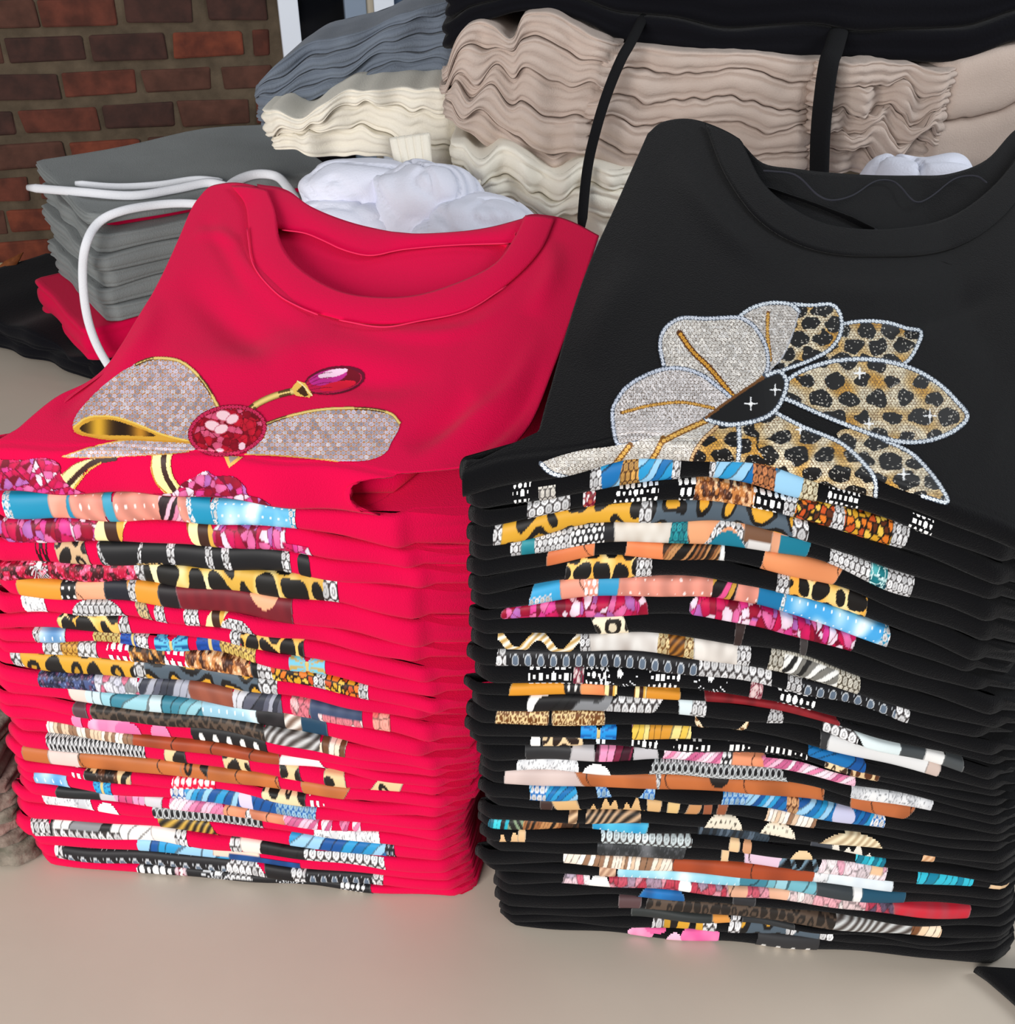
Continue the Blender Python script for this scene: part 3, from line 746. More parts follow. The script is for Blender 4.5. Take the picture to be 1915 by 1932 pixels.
 30: [('solid', 1208, 1292, dict(c=(28, 115, 185), shade=(15, 60, 110), s0=-10)), ('skin', 1284, 1384, dict(c=(232, 180, 150), c2=(210, 150, 120), shape='dome', v0=1.2, v1=.0)), ('solid', 1382, 1426, dict(c=(42, 42, 45))), ('skin', 1420, 1532, dict(c=(230, 185, 155), c2=(205, 155, 125), shape='dome', v0=1.3, v1=.0)), ('solid', 1540, 1592, dict(c=(245, 228, 205), shape='dome', v0=1.2, v1=.0))],
 31: [('solid', 1166, 1210, dict(c=(88, 64, 66))), ('leo', 1218, 1576, DKL), ('brush', 1574, 1722, dict(c=(205, 208, 208), c2=(70, 62, 58))), ('str', 1720, 1776, dict(pal=((245, 222, 195), (240, 228, 212), (120, 75, 45), (240, 205, 170)), a=12))],
 32: [('solid', 1190, 1344, dict(c=(46, 50, 50))), ('solid', 1344, 1378, dict(c=(222, 150, 70))), ('dia', 1378, 1396), ('solid', 1400, 1500, dict(c=(44, 46, 48)))],
 33: [('dia', 1230, 1266, dict(a=12)), ('leo', 1252, 1302, dict(LY, a=60)), ('leo', 1312, 1336, dict(LY, a=60)), ('dia', 1326, 1352, dict(a=12)), ('dia', 1374, 1398, dict(a=12)), ('leo', 1396, 1562, dict(LG, a=46)), ('dia', 1484, 1502, dict(a=12)), ('dia', 1546, 1572, dict(a=12))],
 34: [('solid', 1184, 1232, dict(c=PNK, shape='ell', v0=.2, v1=.9, shade=(250, 195, 220))), ('solid', 1216, 1256, dict(c=(225, 90, 150), shape='ell', v0=-.1, v1=.5)), ('solid', 1256, 1290, dict(c=(245, 190, 215), shape='dome', v0=.3, v1=1)), ('solid', 1284, 1358, dict(c=(230, 95, 160), shade=(245, 160, 200), shape='ell', v0=-.1, v1=1.1)), ('pol', 1428, 1546, dict(c=(48, 48, 50), a=28))],
}
# ------------------------------------------------------------------ the place: table, brick wall, window, floor
TBL = material('painted_table_top', (203, 191, 176), .36, 0, .06, 60, var=.03, vscale=6, spec=.45)
tb = empty('work_table', (0, 1.2, -.9), 'large beige work table top carrying all the clothes stacks', 'table')
WALL_A = at_z(265, 150, .5)


def wall_pt(s, z, out=0.0):
    """s metres along the wall (to the right and away), out towards the room"""
    th = math.radians(13.7)
    e = np.array([math.cos(th), math.sin(th)]); n = np.array([e[1], -e[0]])
    P = WALLO + e * s + n * out
    return (P[0], P[1], z)


# a point of the wall seen at pixel (265,150), about 2.08 m along the view axis
_r = ray(265, 150); WALLO = (CAM + _r * 2.08)[:2]


def wall_box(name, s0, s1, z0, z1, o0, o1, mat, parent=None, bev=0):
    v = [wall_pt(s, z, o) for s in (s0, s1) for o in (o0, o1) for z in (z0, z1)]
    f = [(0, 1, 3, 2), (4, 6, 7, 5), (0, 4, 5, 1), (2, 3, 7, 6), (0, 2, 6, 4), (1, 5, 7, 3)]
    o = mesh_obj(name, v, f, mat, parent, smooth=False)
    if bev:
        md = o.modifiers.new('bevel', 'BEVEL'); md.width = bev; md.segments = 2
    return o


def wall_sz(px, py):
    """pixel to wall coordinates"""
    th = math.radians(13.7)
    e = np.array([math.cos(th), math.sin(th)]); n = np.array([e[1], -e[0]])
    r = ray(px, py); t = ((WALLO - CAM[:2]) @ n) / (r[:2] @ n); P = CAM + r * t
    return (P[:2] - WALLO) @ e, P[2]


def table_poly(name, z0, z1, inset, mat, parent):
    a = wall_pt(-1.6, 0, .012 + inset); b = wall_pt(1.6, 0, .012 + inset)
    pts = [(a[0] + inset, .22 + inset), (b[0] - inset, .22 + inset), (b[0] - inset, b[1]), (a[0] + inset, a[1])]
    v = [(x, y, z) for z in (z0, z1) for x, y in pts]
    f = [(3, 2, 1, 0), (4, 5, 6, 7)] + [(i, (i + 1) % 4, (i + 1) % 4 + 4, i + 4) for i in range(4)]
    o = mesh_obj(name, v, f, mat, parent, smooth=False)
    md = o.modifiers.new('bevel', 'BEVEL'); md.width = .004; md.segments = 2
    return o, pts


_, TP = table_poly('table_top', -.035, 0.0, 0, TBL, tb)
LEG = material('grey_table_leg', (120, 118, 114), .5)
for (x, y) in TP:
    cx = x + (.08 if x < 0 else -.08); cy = y + (.08 if y < .5 else -.14)
    box('leg', (cx - .03, cy - .03, -.9), (cx + .03, cy + .03, -.035), LEG, tb, .004)
fl = mesh_obj('floor', [(-4, -3.5, -.9), (4, -3.5, -.9), (4, 4.5, -.9), (-4, 4.5, -.9)], [(0, 1, 2, 3)], material('dark_floor', (92, 78, 66), .6, var=.2, vscale=3), None, False)
fl['kind'] = 'structure'

MORT = material('old_mortar', (86, 74, 60), .95, 0, .9, 120, var=.25, vscale=25)
wl = wall_box('wall_back', -2.6, 3.2, -.9, 2.2, -.12, 0, MORT)
wl['kind'] = 'structure'
BRICK = [material('brick_%s' % n, c, .92, 0, .9, 70, var=.4, vscale=30, rgb2=c2) for n, c, c2 in (
    ('rust', (104, 56, 44), (74, 42, 34)), ('orange', (122, 62, 44), (86, 44, 34)), ('brown', (90, 58, 48), (70, 46, 38)), ('dark', (74, 48, 42), (54, 38, 34)))]
rb = np.random.RandomState(5)
bh, bm, pitch = .047, .0195, .158
brick_meshes = {}
s_l, zrow = wall_sz(0, 52)
for row in range(-3, 12):
    z0 = zrow - .046 * 0 - .0665 * (row) + .0
    if z0 < .0:
        continue
    sft = (row % 2) * .079 + (rb.rand() - .5) * .02
    s = -.95 + sft
    while s < .255:
        L = pitch - .017 + (rb.rand() - .5) * .024
        e = min(s + L, .268)
        if e - s > .03:
            pr = .003 + rb.rand() * .004
            key = (int(L * 200), rb.randint(3))
            j = (rb.rand(8, 3) - .5) * np.array([.010, .003, .008])
            v = []
            i = 0
            for ss in (s, e):
                for o in (-.004, pr):
                    for zz in (z0, z0 + bh):
                        v.append(wall_pt(ss + j[i, 0], zz + j[i, 2], o + j[i, 1])); i += 1
            f = [(0, 1, 3, 2), (4, 6, 7, 5), (0, 4, 5, 1), (2, 3, 7, 6), (0, 2, 6, 4), (1, 5, 7, 3)]
            o = mesh_obj('brick', v, f, BRICK[rb.choice(4, p=[.35, .2, .3, .15])], wl, smooth=False)
            md = o.modifiers.new('bevel', 'BEVEL'); md.width = .005; md.segments = 2
        s += pitch
# window beside the bricks
WH = material('white_frame_paint', (224, 230, 240), .45)
s0, _ = wall_sz(529, 60); s1, _ = wall_sz(566, 60); s2, _ = wall_sz(650, 40); s3, _ = wall_sz(690, 40); s4, _ = wall_sz(704, 30); s5, _ = wall_sz(724, 30)
wn = wall_box('window_1', s0, s1, .0, 1.9, 0, .035, WH, None, .003)
wn['kind'] = 'structure'
GL = material('dark_window_glass', (10, 11, 14), .12, spec=.5)
wall_box('pane', s1, s2, .0, 1.9, .002, .008, GL, wn)
wall_box('mullion', s2, s3, .0, 1.9, 0, .03, material('blue_grey_frame', (128, 142, 160), .5), wn, .003)
wall_box('wood_strip', s3, s4, .0, 1.9, 0, .02, material('pale_wood', (178, 168, 150), .6), wn, .002)
wall_box('inner_frame', s4, s5 + .02, .0, 1.9, 0, .028, WH, wn, .003)
wall_box('pane', s5 + .02, s5 + 1.0, .0, 1.9, .002, .008, material('dull_window_glass', (70, 84, 104), .3), wn)
tr = wall_box('trim_1', s5 + 1.0, s5 + 1.06, .0, 1.9, 0, .035, WH, None, .003)
tr['kind'] = 'structure'

# ------------------------------------------------------------------ red stack boundaries (pixel polylines, top to bottom)
RB = [
 [(-60, 868), (0, 862), (130, 860), (300, 868), (430, 878), (560, 892), (700, 905), (830, 922)],
 [(0, 943), (125, 944), (250, 943), (350, 950), (480, 960), (560, 973), (665, 981), (740, 984), (830, 988)],
 [(0, 990), (125, 991), (250, 997), (400, 1000), (480, 1004), (560, 1010), (640, 1025), (740, 1047), (830, 1062)],
 [(0, 1033), (200, 1035), (300, 1039), (400, 1042), (480, 1048), (540, 1055), (640, 1067), (777, 1086), (830, 1097)],
 [(0, 1074), (150, 1076), (250, 1079), (350, 1081), (450, 1089), (540, 1096), (630, 1105), (810, 1131), (840, 1135)],
 [(0, 1105), (125, 1108), (250, 1112), (350, 1121), (450, 1130), (540, 1141), (640, 1155), (775, 1186), (830, 1198)],
 [(0, 1138), (150, 1143), (250, 1150), (350, 1163), (450, 1175), (560, 1190), (640, 1205), (800, 1240), (830, 1247)],
 [(0, 1173), (125, 1171), (225, 1176), (350, 1192), (425, 1200), (565, 1222), (680, 1246), (820, 1277)],
 [(0, 1197), (110, 1199), (225, 1206), (300, 1210), (400, 1217), (475, 1235), (575, 1256), (680, 1275), (820, 1303)],
 [(0, 1219), (75, 1221), (175, 1222), (300, 1233), (400, 1243), (470, 1258), (600, 1286), (690, 1302), (830, 1334)],
 [(0, 1237), (125, 1246), (200, 1254), (275, 1260), (350, 1268), (450, 1281), (525, 1297), (600, 1309), (680, 1326), (830, 1358)],
 [(0, 1266), (75, 1275), (175, 1285), (275, 1292), (400, 1306), (512, 1321), (600, 1335), (700, 1354), (830, 1385)],
 [(0, 1292), (130, 1306), (200, 1316), (300, 1325), (400, 1338), (515, 1352), (615, 1371), (735, 1392), (830, 1418)],
 [(0, 1318), (140, 1335), (240, 1344), (300, 1351), (400, 1363), (480, 1376), (540, 1390), (615, 1404), (730, 1424), (830, 1444)],
 [(0, 1340), (140, 1357), (250, 1367), (360, 1382), (480, 1398), (505, 1407), (642, 1432), (830, 1467)],
 [(0, 1362), (85, 1375), (175, 1384), (250, 1396), (375, 1411), (500, 1429), (640, 1452), (830, 1482)],
 [(0, 1385), (90, 1397), (250, 1413), (350, 1427), (480, 1443), (602, 1463), (830, 1498)],
 [(0, 1410), (50, 1419), (150, 1431), (250, 1440), (375, 1452), (475, 1467), (525, 1478), (652, 1494), (830, 1514)],
 [(0, 1436), (50, 1446), (150, 1459), (250, 1467), (375, 1476), (475, 1491), (570, 1507), (640, 1516), (830, 1533)],
 [(0, 1455), (60, 1465), (200, 1481), (300, 1490), (400, 1495), (480, 1507), (577, 1529), (830, 1552)],
 [(0, 1476), (60, 1485), (125, 1496), (225, 1505), (325, 1511), (400, 1522), (490, 1540), (595, 1552), (830, 1572)],
 [(0, 1498), (80, 1509), (170, 1517), (250, 1525), (325, 1531), (400, 1540), (515, 1560), (597, 1570), (830, 1592)],
 [(0, 1520), (80, 1530), (170, 1538), (300, 1550), (400, 1562), (490, 1577), (600, 1590), (830, 1612)],
 [(0, 1548), (60, 1555), (125, 1558), (225, 1566), (300, 1572), (400, 1584), (450, 1590), (545, 1607), (700, 1622), (830, 1633)],
 [(0, 1578), (60, 1584), (200, 1592), (300, 1597), (375, 1605), (480, 1617), (600, 1632), (727, 1648), (830, 1655)],
 [(40, 1600), (105, 1605), (200, 1612), (260, 1616), (375, 1625), (480, 1636), (562, 1646), (700, 1660), (830, 1671)],
 [(60, 1624), (100, 1628), (180, 1634), (260, 1640), (340, 1646), (440, 1656), (565, 1668), (700, 1678), (830, 1687)],
 [(60, 1640), (260, 1656), (440, 1671), (690, 1691), (878, 1705)],
]
BB = [
 [(860, 908), (940, 888), (1050, 866), (1200, 842), (1330, 846), (1450, 858), (1600, 896), (1750, 940), (1890, 996), (2000, 1045)],
 [(870, 950), (985, 923), (1073, 904), (1186, 881), (1270, 874), (1350, 876), (1448, 888), (1608, 936), (1653, 951), (1750, 981), (1890, 1037), (2000, 1085)],
 [(870, 983), (998, 963), (1073, 944), (1148, 934), (1236, 925), (1336, 916), (1412, 928), (1477, 946), (1557, 960), (1621, 976), (1717, 1008), (1890, 1077), (2000, 1125)],
 [(870, 1016), (995, 987), (1073, 975), (1148, 963), (1211, 957), (1336, 955), (1396, 961), (1477, 979), (1525, 994), (1589, 1011), (1669, 1041), (1890, 1118), (2000, 1165)],
 [(870, 1046), (960, 1033), (1010, 1024), (1073, 1008), (1161, 998), (1261, 994), (1336, 995), (1396, 1000), (1493, 1018), (1573, 1047), (1653, 1077), (1890, 1150), (2000, 1200)],
 [(870, 1081), (968, 1061), (1033, 1050), (1110, 1036), (1186, 1034), (1261, 1037), (1348, 1044), (1438, 1053), (1525, 1066), (1582, 1086), (1685, 1130), (1890, 1193), (2000, 1240)],
 [(870, 1110), (1040, 1078), (1123, 1062), (1186, 1063), (1336, 1069), (1364, 1073), (1467, 1094), (1563, 1116), (1621, 1135), (1717, 1173), (1890, 1240), (2000, 1285)],
 [(870, 1138), (998, 1119), (1068, 1108), (1161, 1104), (1336, 1105), (1428, 1116), (1480, 1133), (1621, 1174), (1676, 1195), (1846, 1262), (1890, 1278), (2000, 1320)],
 [(870, 1164), (948, 1156), (1035, 1145), (1211, 1139), (1336, 1139), (1435, 1154), (1525, 1186), (1653, 1222), (1782, 1266), (1890, 1303), (2000, 1345)],
 [(870, 1177), (945, 1174), (1110, 1172), (1221, 1171), (1298, 1171), (1428, 1189), (1525, 1217), (1611, 1241), (1717, 1278), (1890, 1329), (2000, 1370)],
 [(870, 1208), (945, 1207), (1086, 1206), (1198, 1207), (1339, 1216), (1446, 1234), (1516, 1248), (1620, 1284), (1770, 1330), (1890, 1362), (2000, 1395)],
 [(870, 1241), (973, 1235), (1100, 1234), (1227, 1245), (1368, 1258), (1488, 1284), (1572, 1304), (1713, 1348), (1890, 1388), (2000, 1420)],
 [(870, 1266), (1001, 1268), (1100, 1268), (1227, 1278), (1311, 1284), (1375, 1293), (1460, 1307), (1530, 1321), (1600, 1338), (1710, 1375), (1890, 1413), (2000, 1445)],
 [(870, 1302), (995, 1301), (1142, 1301), (1227, 1309), (1311, 1319), (1375, 1326), (1488, 1341), (1584, 1367), (1710, 1398), (1890, 1438), (2000, 1470)],
 [(870, 1320), (959, 1321), (1057, 1321), (1212, 1325), (1283, 1329), (1396, 1338), (1460, 1348), (1584, 1375), (1657, 1400), (1760, 1428), (1890, 1461), (2000, 1490)],
 [(870, 1348), (930, 1349), (1142, 1349), (1241, 1355), (1396, 1364), (1488, 1374), (1558, 1390), (1617, 1408), (1685, 1425), (1815, 1463), (1890, 1482), (2000, 1510)],
 [(870, 1375), (939, 1376), (1136, 1376), (1283, 1379), (1396, 1388), (1488, 1403), (1629, 1441), (1764, 1474), (1890, 1501), (2000, 1527)],
 [(870, 1399), (1100, 1399), (1297, 1403), (1375, 1408), (1488, 1420), (1620, 1457), (1764, 1490), (1890, 1517), (2000, 1543)],
 [(870, 1416), (1024, 1416), (1198, 1421), (1311, 1424), (1375, 1429), (1516, 1445), (1615, 1473), (1764, 1506), (1890, 1533), (2000, 1558)],
 [(870, 1441), (1086, 1443), (1255, 1444), (1396, 1449), (1460, 1456), (1544, 1469), (1606, 1487), (1764, 1521), (1890, 1549), (2000, 1573)],
 [(870, 1464), (1029, 1463), (1198, 1465), (1283, 1468), (1396, 1475), (1479, 1483), (1550, 1492), (1603, 1508), (1756, 1538), (1890, 1565), (2000, 1588)],
 [(870, 1490), (1086, 1492), (1283, 1496), (1375, 1500), (1488, 1514), (1555, 1524), (1680, 1549), (1890, 1583), (2000, 1603)],
 [(870, 1512), (1001, 1513), (1198, 1517), (1368, 1523), (1460, 1537), (1572, 1556), (1668, 1570), (1890, 1600), (2000, 1620)],
 [(870, 1531), (1086, 1535), (1198, 1538), (1368, 1546), (1448, 1560), (1544, 1574), (1657, 1588), (1890, 1617), (2000, 1635)],
 [(870, 1554), (1091, 1556), (1221, 1561), (1339, 1567), (1502, 1589), (1668, 1610), (1890, 1637), (2000, 1655)],
 [(870, 1572), (1091, 1576), (1221, 1581), (1396, 1592), (1533, 1608), (1668, 1626), (1837, 1650), (1890, 1656), (2000, 1672)],
 [(870, 1596), (1136, 1598), (1305, 1605), (1375, 1612), (1544, 1627), (1685, 1645), (1890, 1673), (2000, 1688)],
 [(900, 1618), (1063, 1617), (1255, 1629), (1396, 1639), (1516, 1653), (1657, 1668), (1890, 1689), (2000, 1703)],
 [(930, 1640), (1063, 1639), (1269, 1652), (1396, 1664), (1544, 1677), (1685, 1693), (1890, 1705), (2000, 1719)],
 [(940, 1655), (1063, 1654), (1167, 1663), (1283, 1670), (1375, 1682), (1544, 1697), (1708, 1715), (1890, 1722), (2000, 1736)],
 [(940, 1673), (1063, 1672), (1210, 1684), (1368, 1696), (1460, 1706), (1586, 1723), (1740, 1735), (1890, 1741), (2000, 1755)],
 [(940, 1696), (1167, 1698), (1283, 1704), (1382, 1713), (1516, 1727), (1586, 1738), (1740, 1752), (1890, 1757), (2000, 1770)],
 [(945, 1718), (1190, 1719), (1382, 1733), (1510, 1749), (1657, 1768), (1770, 1775), (1890, 1772), (2000, 1785)],
 [(950, 1731), (1198, 1736), (1396, 1745), (1572, 1764), (1740, 1785), (1890, 1786), (2000, 1800)],
 [(955, 1744), (1184, 1756), (1375, 1766), (1572, 1780), (1740, 1798), (1890, 1800), (2000, 1815)],
 [(955, 1755), (1142, 1768), (1396, 1791), (1572, 1806), (1742, 1820), (1890, 1832)],
]


def px_x(pl, x):
    p = np.array(pl, float)
    return np.interp(x, p[:, 0], p[:, 1])


def curve_ud(st, pts):
    out = []
    for px, py in smooth_line(pts):
        P = hit_top(st, px, py)
        q = P[:2] - st.P0
        out.append((-(q @ st.n), q @ st.e))
    return np.array(out)


def hit_top(st, px, py, dz=.0015):
    r = ray(px, py); a, b = .25, 2.5
    for _ in range(50):
        t = (a + b) / 2; P = CAM + r * t
        q = P[:2] - st.P0; u = q @ st.e; d = -(q @ st.n)
        if P[2] > st.z(0, np.clip(u, st.ug[0], st.ug[-1]), d) + dz:
            a = t
        else:
            b = t
    return P


def front_stack(prefix, bounds, A, B, D, tau, lefts, rights, Lc, Rc, mat, prints, labels, group, seed0, npr=1.25):
    st = Stack(at_z(*A, 0), at_z(*B, 0), D, tau)
    um = min(st.uz(x, y)[0] for pl in bounds for x, y in pl) - .03
    uM = max(st.uz(x, y)[0] for pl in bounds for x, y in pl) + .03
    st.set_bounds(bounds, um, uM, zmin=.0012)
    st.rows = []; st.roots = []
    n = len(bounds) - 1
    ul0 = st.uz(lefts[0], px_x(bounds[0], lefts[0]))[0]; ur0 = st.uz(rights[0], px_x(bounds[0], rights[0]))[0]
    q = curve_ud(st, Lc); q = q[np.argsort(q[:, 0])]; q = q[q[:, 0] > .02]
    st.side_l = (np.append(0, q[:, 0]), np.append(0, q[:, 1] - ul0 + .004))
    q = curve_ud(st, Rc); q = q[np.argsort(q[:, 0])]; q = q[q[:, 0] > .02]
    st.side_r = (np.append(0, q[:, 0]), np.append(0, q[:, 1] - ur0 - .004))
    for k in range(n):
        ym = (px_x(bounds[k], lefts[k]) + px_x(bounds[k + 1], lefts[k])) / 2
        ul = st.uz(lefts[k], ym)[0]
        ym = (px_x(bounds[k], rights[k]) + px_x(bounds[k + 1], rights[k])) / 2
        ur = st.uz(rights[k], ym)[0]
        row = st.setup_row(k, ul, ur, seed0 + k, curl=.0 if k == 0 else .007); row['fr'] = max(1 - k / n * 1.1, .15); row['fl'] = max(1 - k / n * .5, .5)
        st.rows.append(row)
        zb = float(st.z(k + 1, (ul + ur) / 2))
        c = st.pt(np.array((ul + ur) / 2), np.array(D / 2), zb)
        root = empty('folded_tshirt', tuple(c), labels[k], 'T-shirt', group)
        st.roots.append(root)
        brow = row
        if k == 0:                                   # hollow fold end under the top shirt's front panel
            brow = st.setup_row(0, ul, ur - (.06 if prefix == 'red' else .004), seed0, inset=.005); brow['pad'] = .009
        st.slab(brow, 'body', mat, root, lobes=2, caps=(-1,) if k == 0 else (1, -1))
        if k in prints:
            segs = prints[k]
            x0 = max(min(s[1] for s in segs) - 16, lefts[k] + 3); x1 = min(max(s[2] for s in segs) + 16, rights[k] - 3)
            X = np.arange(x0, x1, npr)
            yt = px_x(bounds[k], X); yb = px_x(bounds[k + 1], X)
            h = float(np.mean(yb - yt))
            nv = int(np.clip(round(h / 1.6), 8, 30))
            V = np.linspace(0, 1, nv)
            rgb, al = paint_row(segs, X, V, h, seed0 * 7 + k)
            uu = np.array([st.uz(a, b)[0] for a, b in zip(X, (yt + yb) / 2)])
            th = np.radians(108 - 194 * V)
            UU, TT = np.meshgrid(uu, th)
            P = st.front(row, UU, TT, .0005)
            # separate patches of artwork are separate parts
            col = al.any(0)
            idx = np.where(col)[0]
            if len(idx):
                cuts = np.where(np.diff(idx) > 4)[0]
                st_ = [idx[0]] + [idx[i + 1] for i in cuts]; en_ = [idx[i] for i in cuts] + [idx[-1]]
                runs = []
                for s0_, e0_ in zip(st_, en_):
                    if runs and (e0_ - s0_ < 9 or runs[-1][1] - runs[-1][0] < 9):
                        runs[-1][1] = e0_
                    else:
                        runs.append([s0_, e0_])
                for s0_, e0_ in runs:
                    lo, hi = max(s0_ - 1, 0), min(e0_ + 2, al.shape[1])
                    add_print(P[:, lo:hi], rgb[:, lo:hi], al[:, lo:hi], root)
    return st


def add_print(P, rgb, al, root, name='print'):
    nr, nc = al.shape
    F = grid_faces(nr, nc)
    a = al.reshape(-1)
    keep = a[F].sum(1) >= 3
    F = F[keep]
    if not len(F):
        return None
    cols = lin(rgb.reshape(-1, 3))
    # colour the few uncovered corners like their covered neighbours
    bad = ~a[F]
    for q in range(4):
        b = bad[:, q]
        if b.any():
            cols[F[b, q]] = cols[F[b, (q + 1) % 4]]
    used, inv = np.unique(F, return_inverse=True)
    return mesh_obj(name, P.reshape(-1, 3)[used], inv.reshape(-1, 4)[:, ::-1], ink(), root, cols=cols[used])
# ------------------------------------------------------------------ hero artwork canvases (drawn in plain 2-D units)
class Canvas:
    def __init__(s, x0, y0, x1, y1, ox=0, oy=0, sc=1.0):
        s.x = np.arange(x0, x1, 1.0); s.y = np.arange(y0, y1, 1.0)
        s.X, s.Y = np.meshgrid(s.x, s.y)
        s.rgb = np.zeros(s.X.shape + (3,)); s.a = np.zeros(s.X.shape, bool)
        s.ox, s.oy, s.sc = ox, oy, sc
        s.r = np.random.RandomState(3)

    def T(s, pts):
        return np.asarray(pts, float) / s.sc + np.array([s.ox, s.oy])

    def inside(s, pts):
        P = s.T(pts); m = np.zeros(s.X.shape, bool)
        x, y = P[:, 0], P[:, 1]; j = len(P) - 1
        for i in range(len(P)):
            if y[i] != y[j]:
                c = ((y[i] > s.Y) != (y[j] > s.Y)) & (s.X < (x[j] - x[i]) * (s.Y - y[i]) / (y[j] - y[i]) + x[i])
                m ^= c
            j = i
        return m

    def put(s, m, c):
        c = np.asarray(c, float)
        s.rgb[m] = c if c.ndim == 1 else c[m]
        s.a |= m

    def poly(s, pts, c):
        s.put(s.inside(smooth_poly(pts)), c)

    def rawpoly(s, pts, c):
        s.put(s.inside(pts), c)

    def ell(s, cx, cy, rx, ry, rot, c):
        (cx, cy), = s.T([(cx, cy)]); rx /= s.sc; ry /= s.sc
        a = math.radians(rot); dx = s.X - cx; dy = s.Y - cy
        u = dx * math.cos(a) + dy * math.sin(a); v = -dx * math.sin(a) + dy * math.cos(a)
        m = (u / rx) ** 2 + (v / ry) ** 2 < 1
        s.put(m, c)
        return m

    def dist(s, pts):
        P = s.T(pts); best = np.full(s.X.shape, 1e9); tt = best.copy(); acc = 0
        for a, b in zip(P[:-1], P[1:]):
            L = np.hypot(*(b - a)) + 1e-9
            t = np.clip(((s.X - a[0]) * (b[0] - a[0]) + (s.Y - a[1]) * (b[1] - a[1])) / L ** 2, 0, 1)
            d = np.hypot(s.X - a[0] - t * (b[0] - a[0]), s.Y - a[1] - t * (b[1] - a[1]))
            m = d < best; best = np.where(m, d, best); tt = np.where(m, acc + t * L, tt); acc += L
        return best, tt, acc

    def stroke(s, pts, w, c):
        d, t, _ = s.dist(smooth_line(pts)); s.put(d < w / s.sc / 2, c)

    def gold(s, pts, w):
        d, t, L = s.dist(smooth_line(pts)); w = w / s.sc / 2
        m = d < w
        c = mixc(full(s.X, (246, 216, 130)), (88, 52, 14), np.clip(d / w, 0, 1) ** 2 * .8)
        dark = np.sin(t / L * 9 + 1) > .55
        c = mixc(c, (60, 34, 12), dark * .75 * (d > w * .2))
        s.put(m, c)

    def beads(s, pts, gap, c=(232, 240, 248), c2=(70, 80, 95)):
        d, t, L = s.dist(smooth_line(pts)); gap = gap / s.sc
        f = (t / gap) % 1 - .5
        q = np.hypot(f * gap, d) / gap
        s.put((d < gap * .62), c2)
        s.put((q < .46) & (d < gap * .62), c)
        s.put((q < .14), np.asarray(c) * .6)

    def pave(s, m, a, c, c2, rows=None, var=.35):
        d, i, j = hexgrid(s.X, s.Y * 1.08, a)
        h = hash2(i, j, 1)
        col = mixc(full(s.X, c), np.asarray(c) * .62, h * var * 2)
        col = mixc(col, (250, 250, 252), (hash2(i, j, 6) > .8) * .35)
        col[(d > .14) & (d < .25)] *= .74
        col[d > .445] = c2
        s.put(m, col)


def smooth_line(pts, n=6):
    P = np.asarray(pts, float)
    if len(P) < 3:
        return P
    E = np.vstack([2 * P[0] - P[1], P, 2 * P[-1] - P[-2]]); Q = []
    for i in range(1, len(E) - 2):
        for t in np.linspace(0, 1, n, endpoint=False):
            Q.append(.5 * (2 * E[i] + (E[i + 1] - E[i - 1]) * t + (2 * E[i - 1] - 5 * E[i] + 4 * E[i + 1] - E[i + 2]) * t * t + (3 * E[i] - E[i - 1] - 3 * E[i + 1] + E[i + 2]) * t ** 3))
    Q.append(P[-1])
    return np.array(Q)


def smooth_poly(pts, n=4):
    P = np.asarray(pts, float); N = len(P); Q = []
    for i in range(N):
        a, b, c, d = P[i - 1], P[i], P[(i + 1) % N], P[(i + 2) % N]
        for t in np.linspace(0, 1, n, endpoint=False):
            Q.append(.5 * (2 * b + (c - a) * t + (2 * a - 5 * b + 4 * c - d) * t * t + (3 * b - a - 3 * c + d) * t ** 3))
    return np.array(Q)


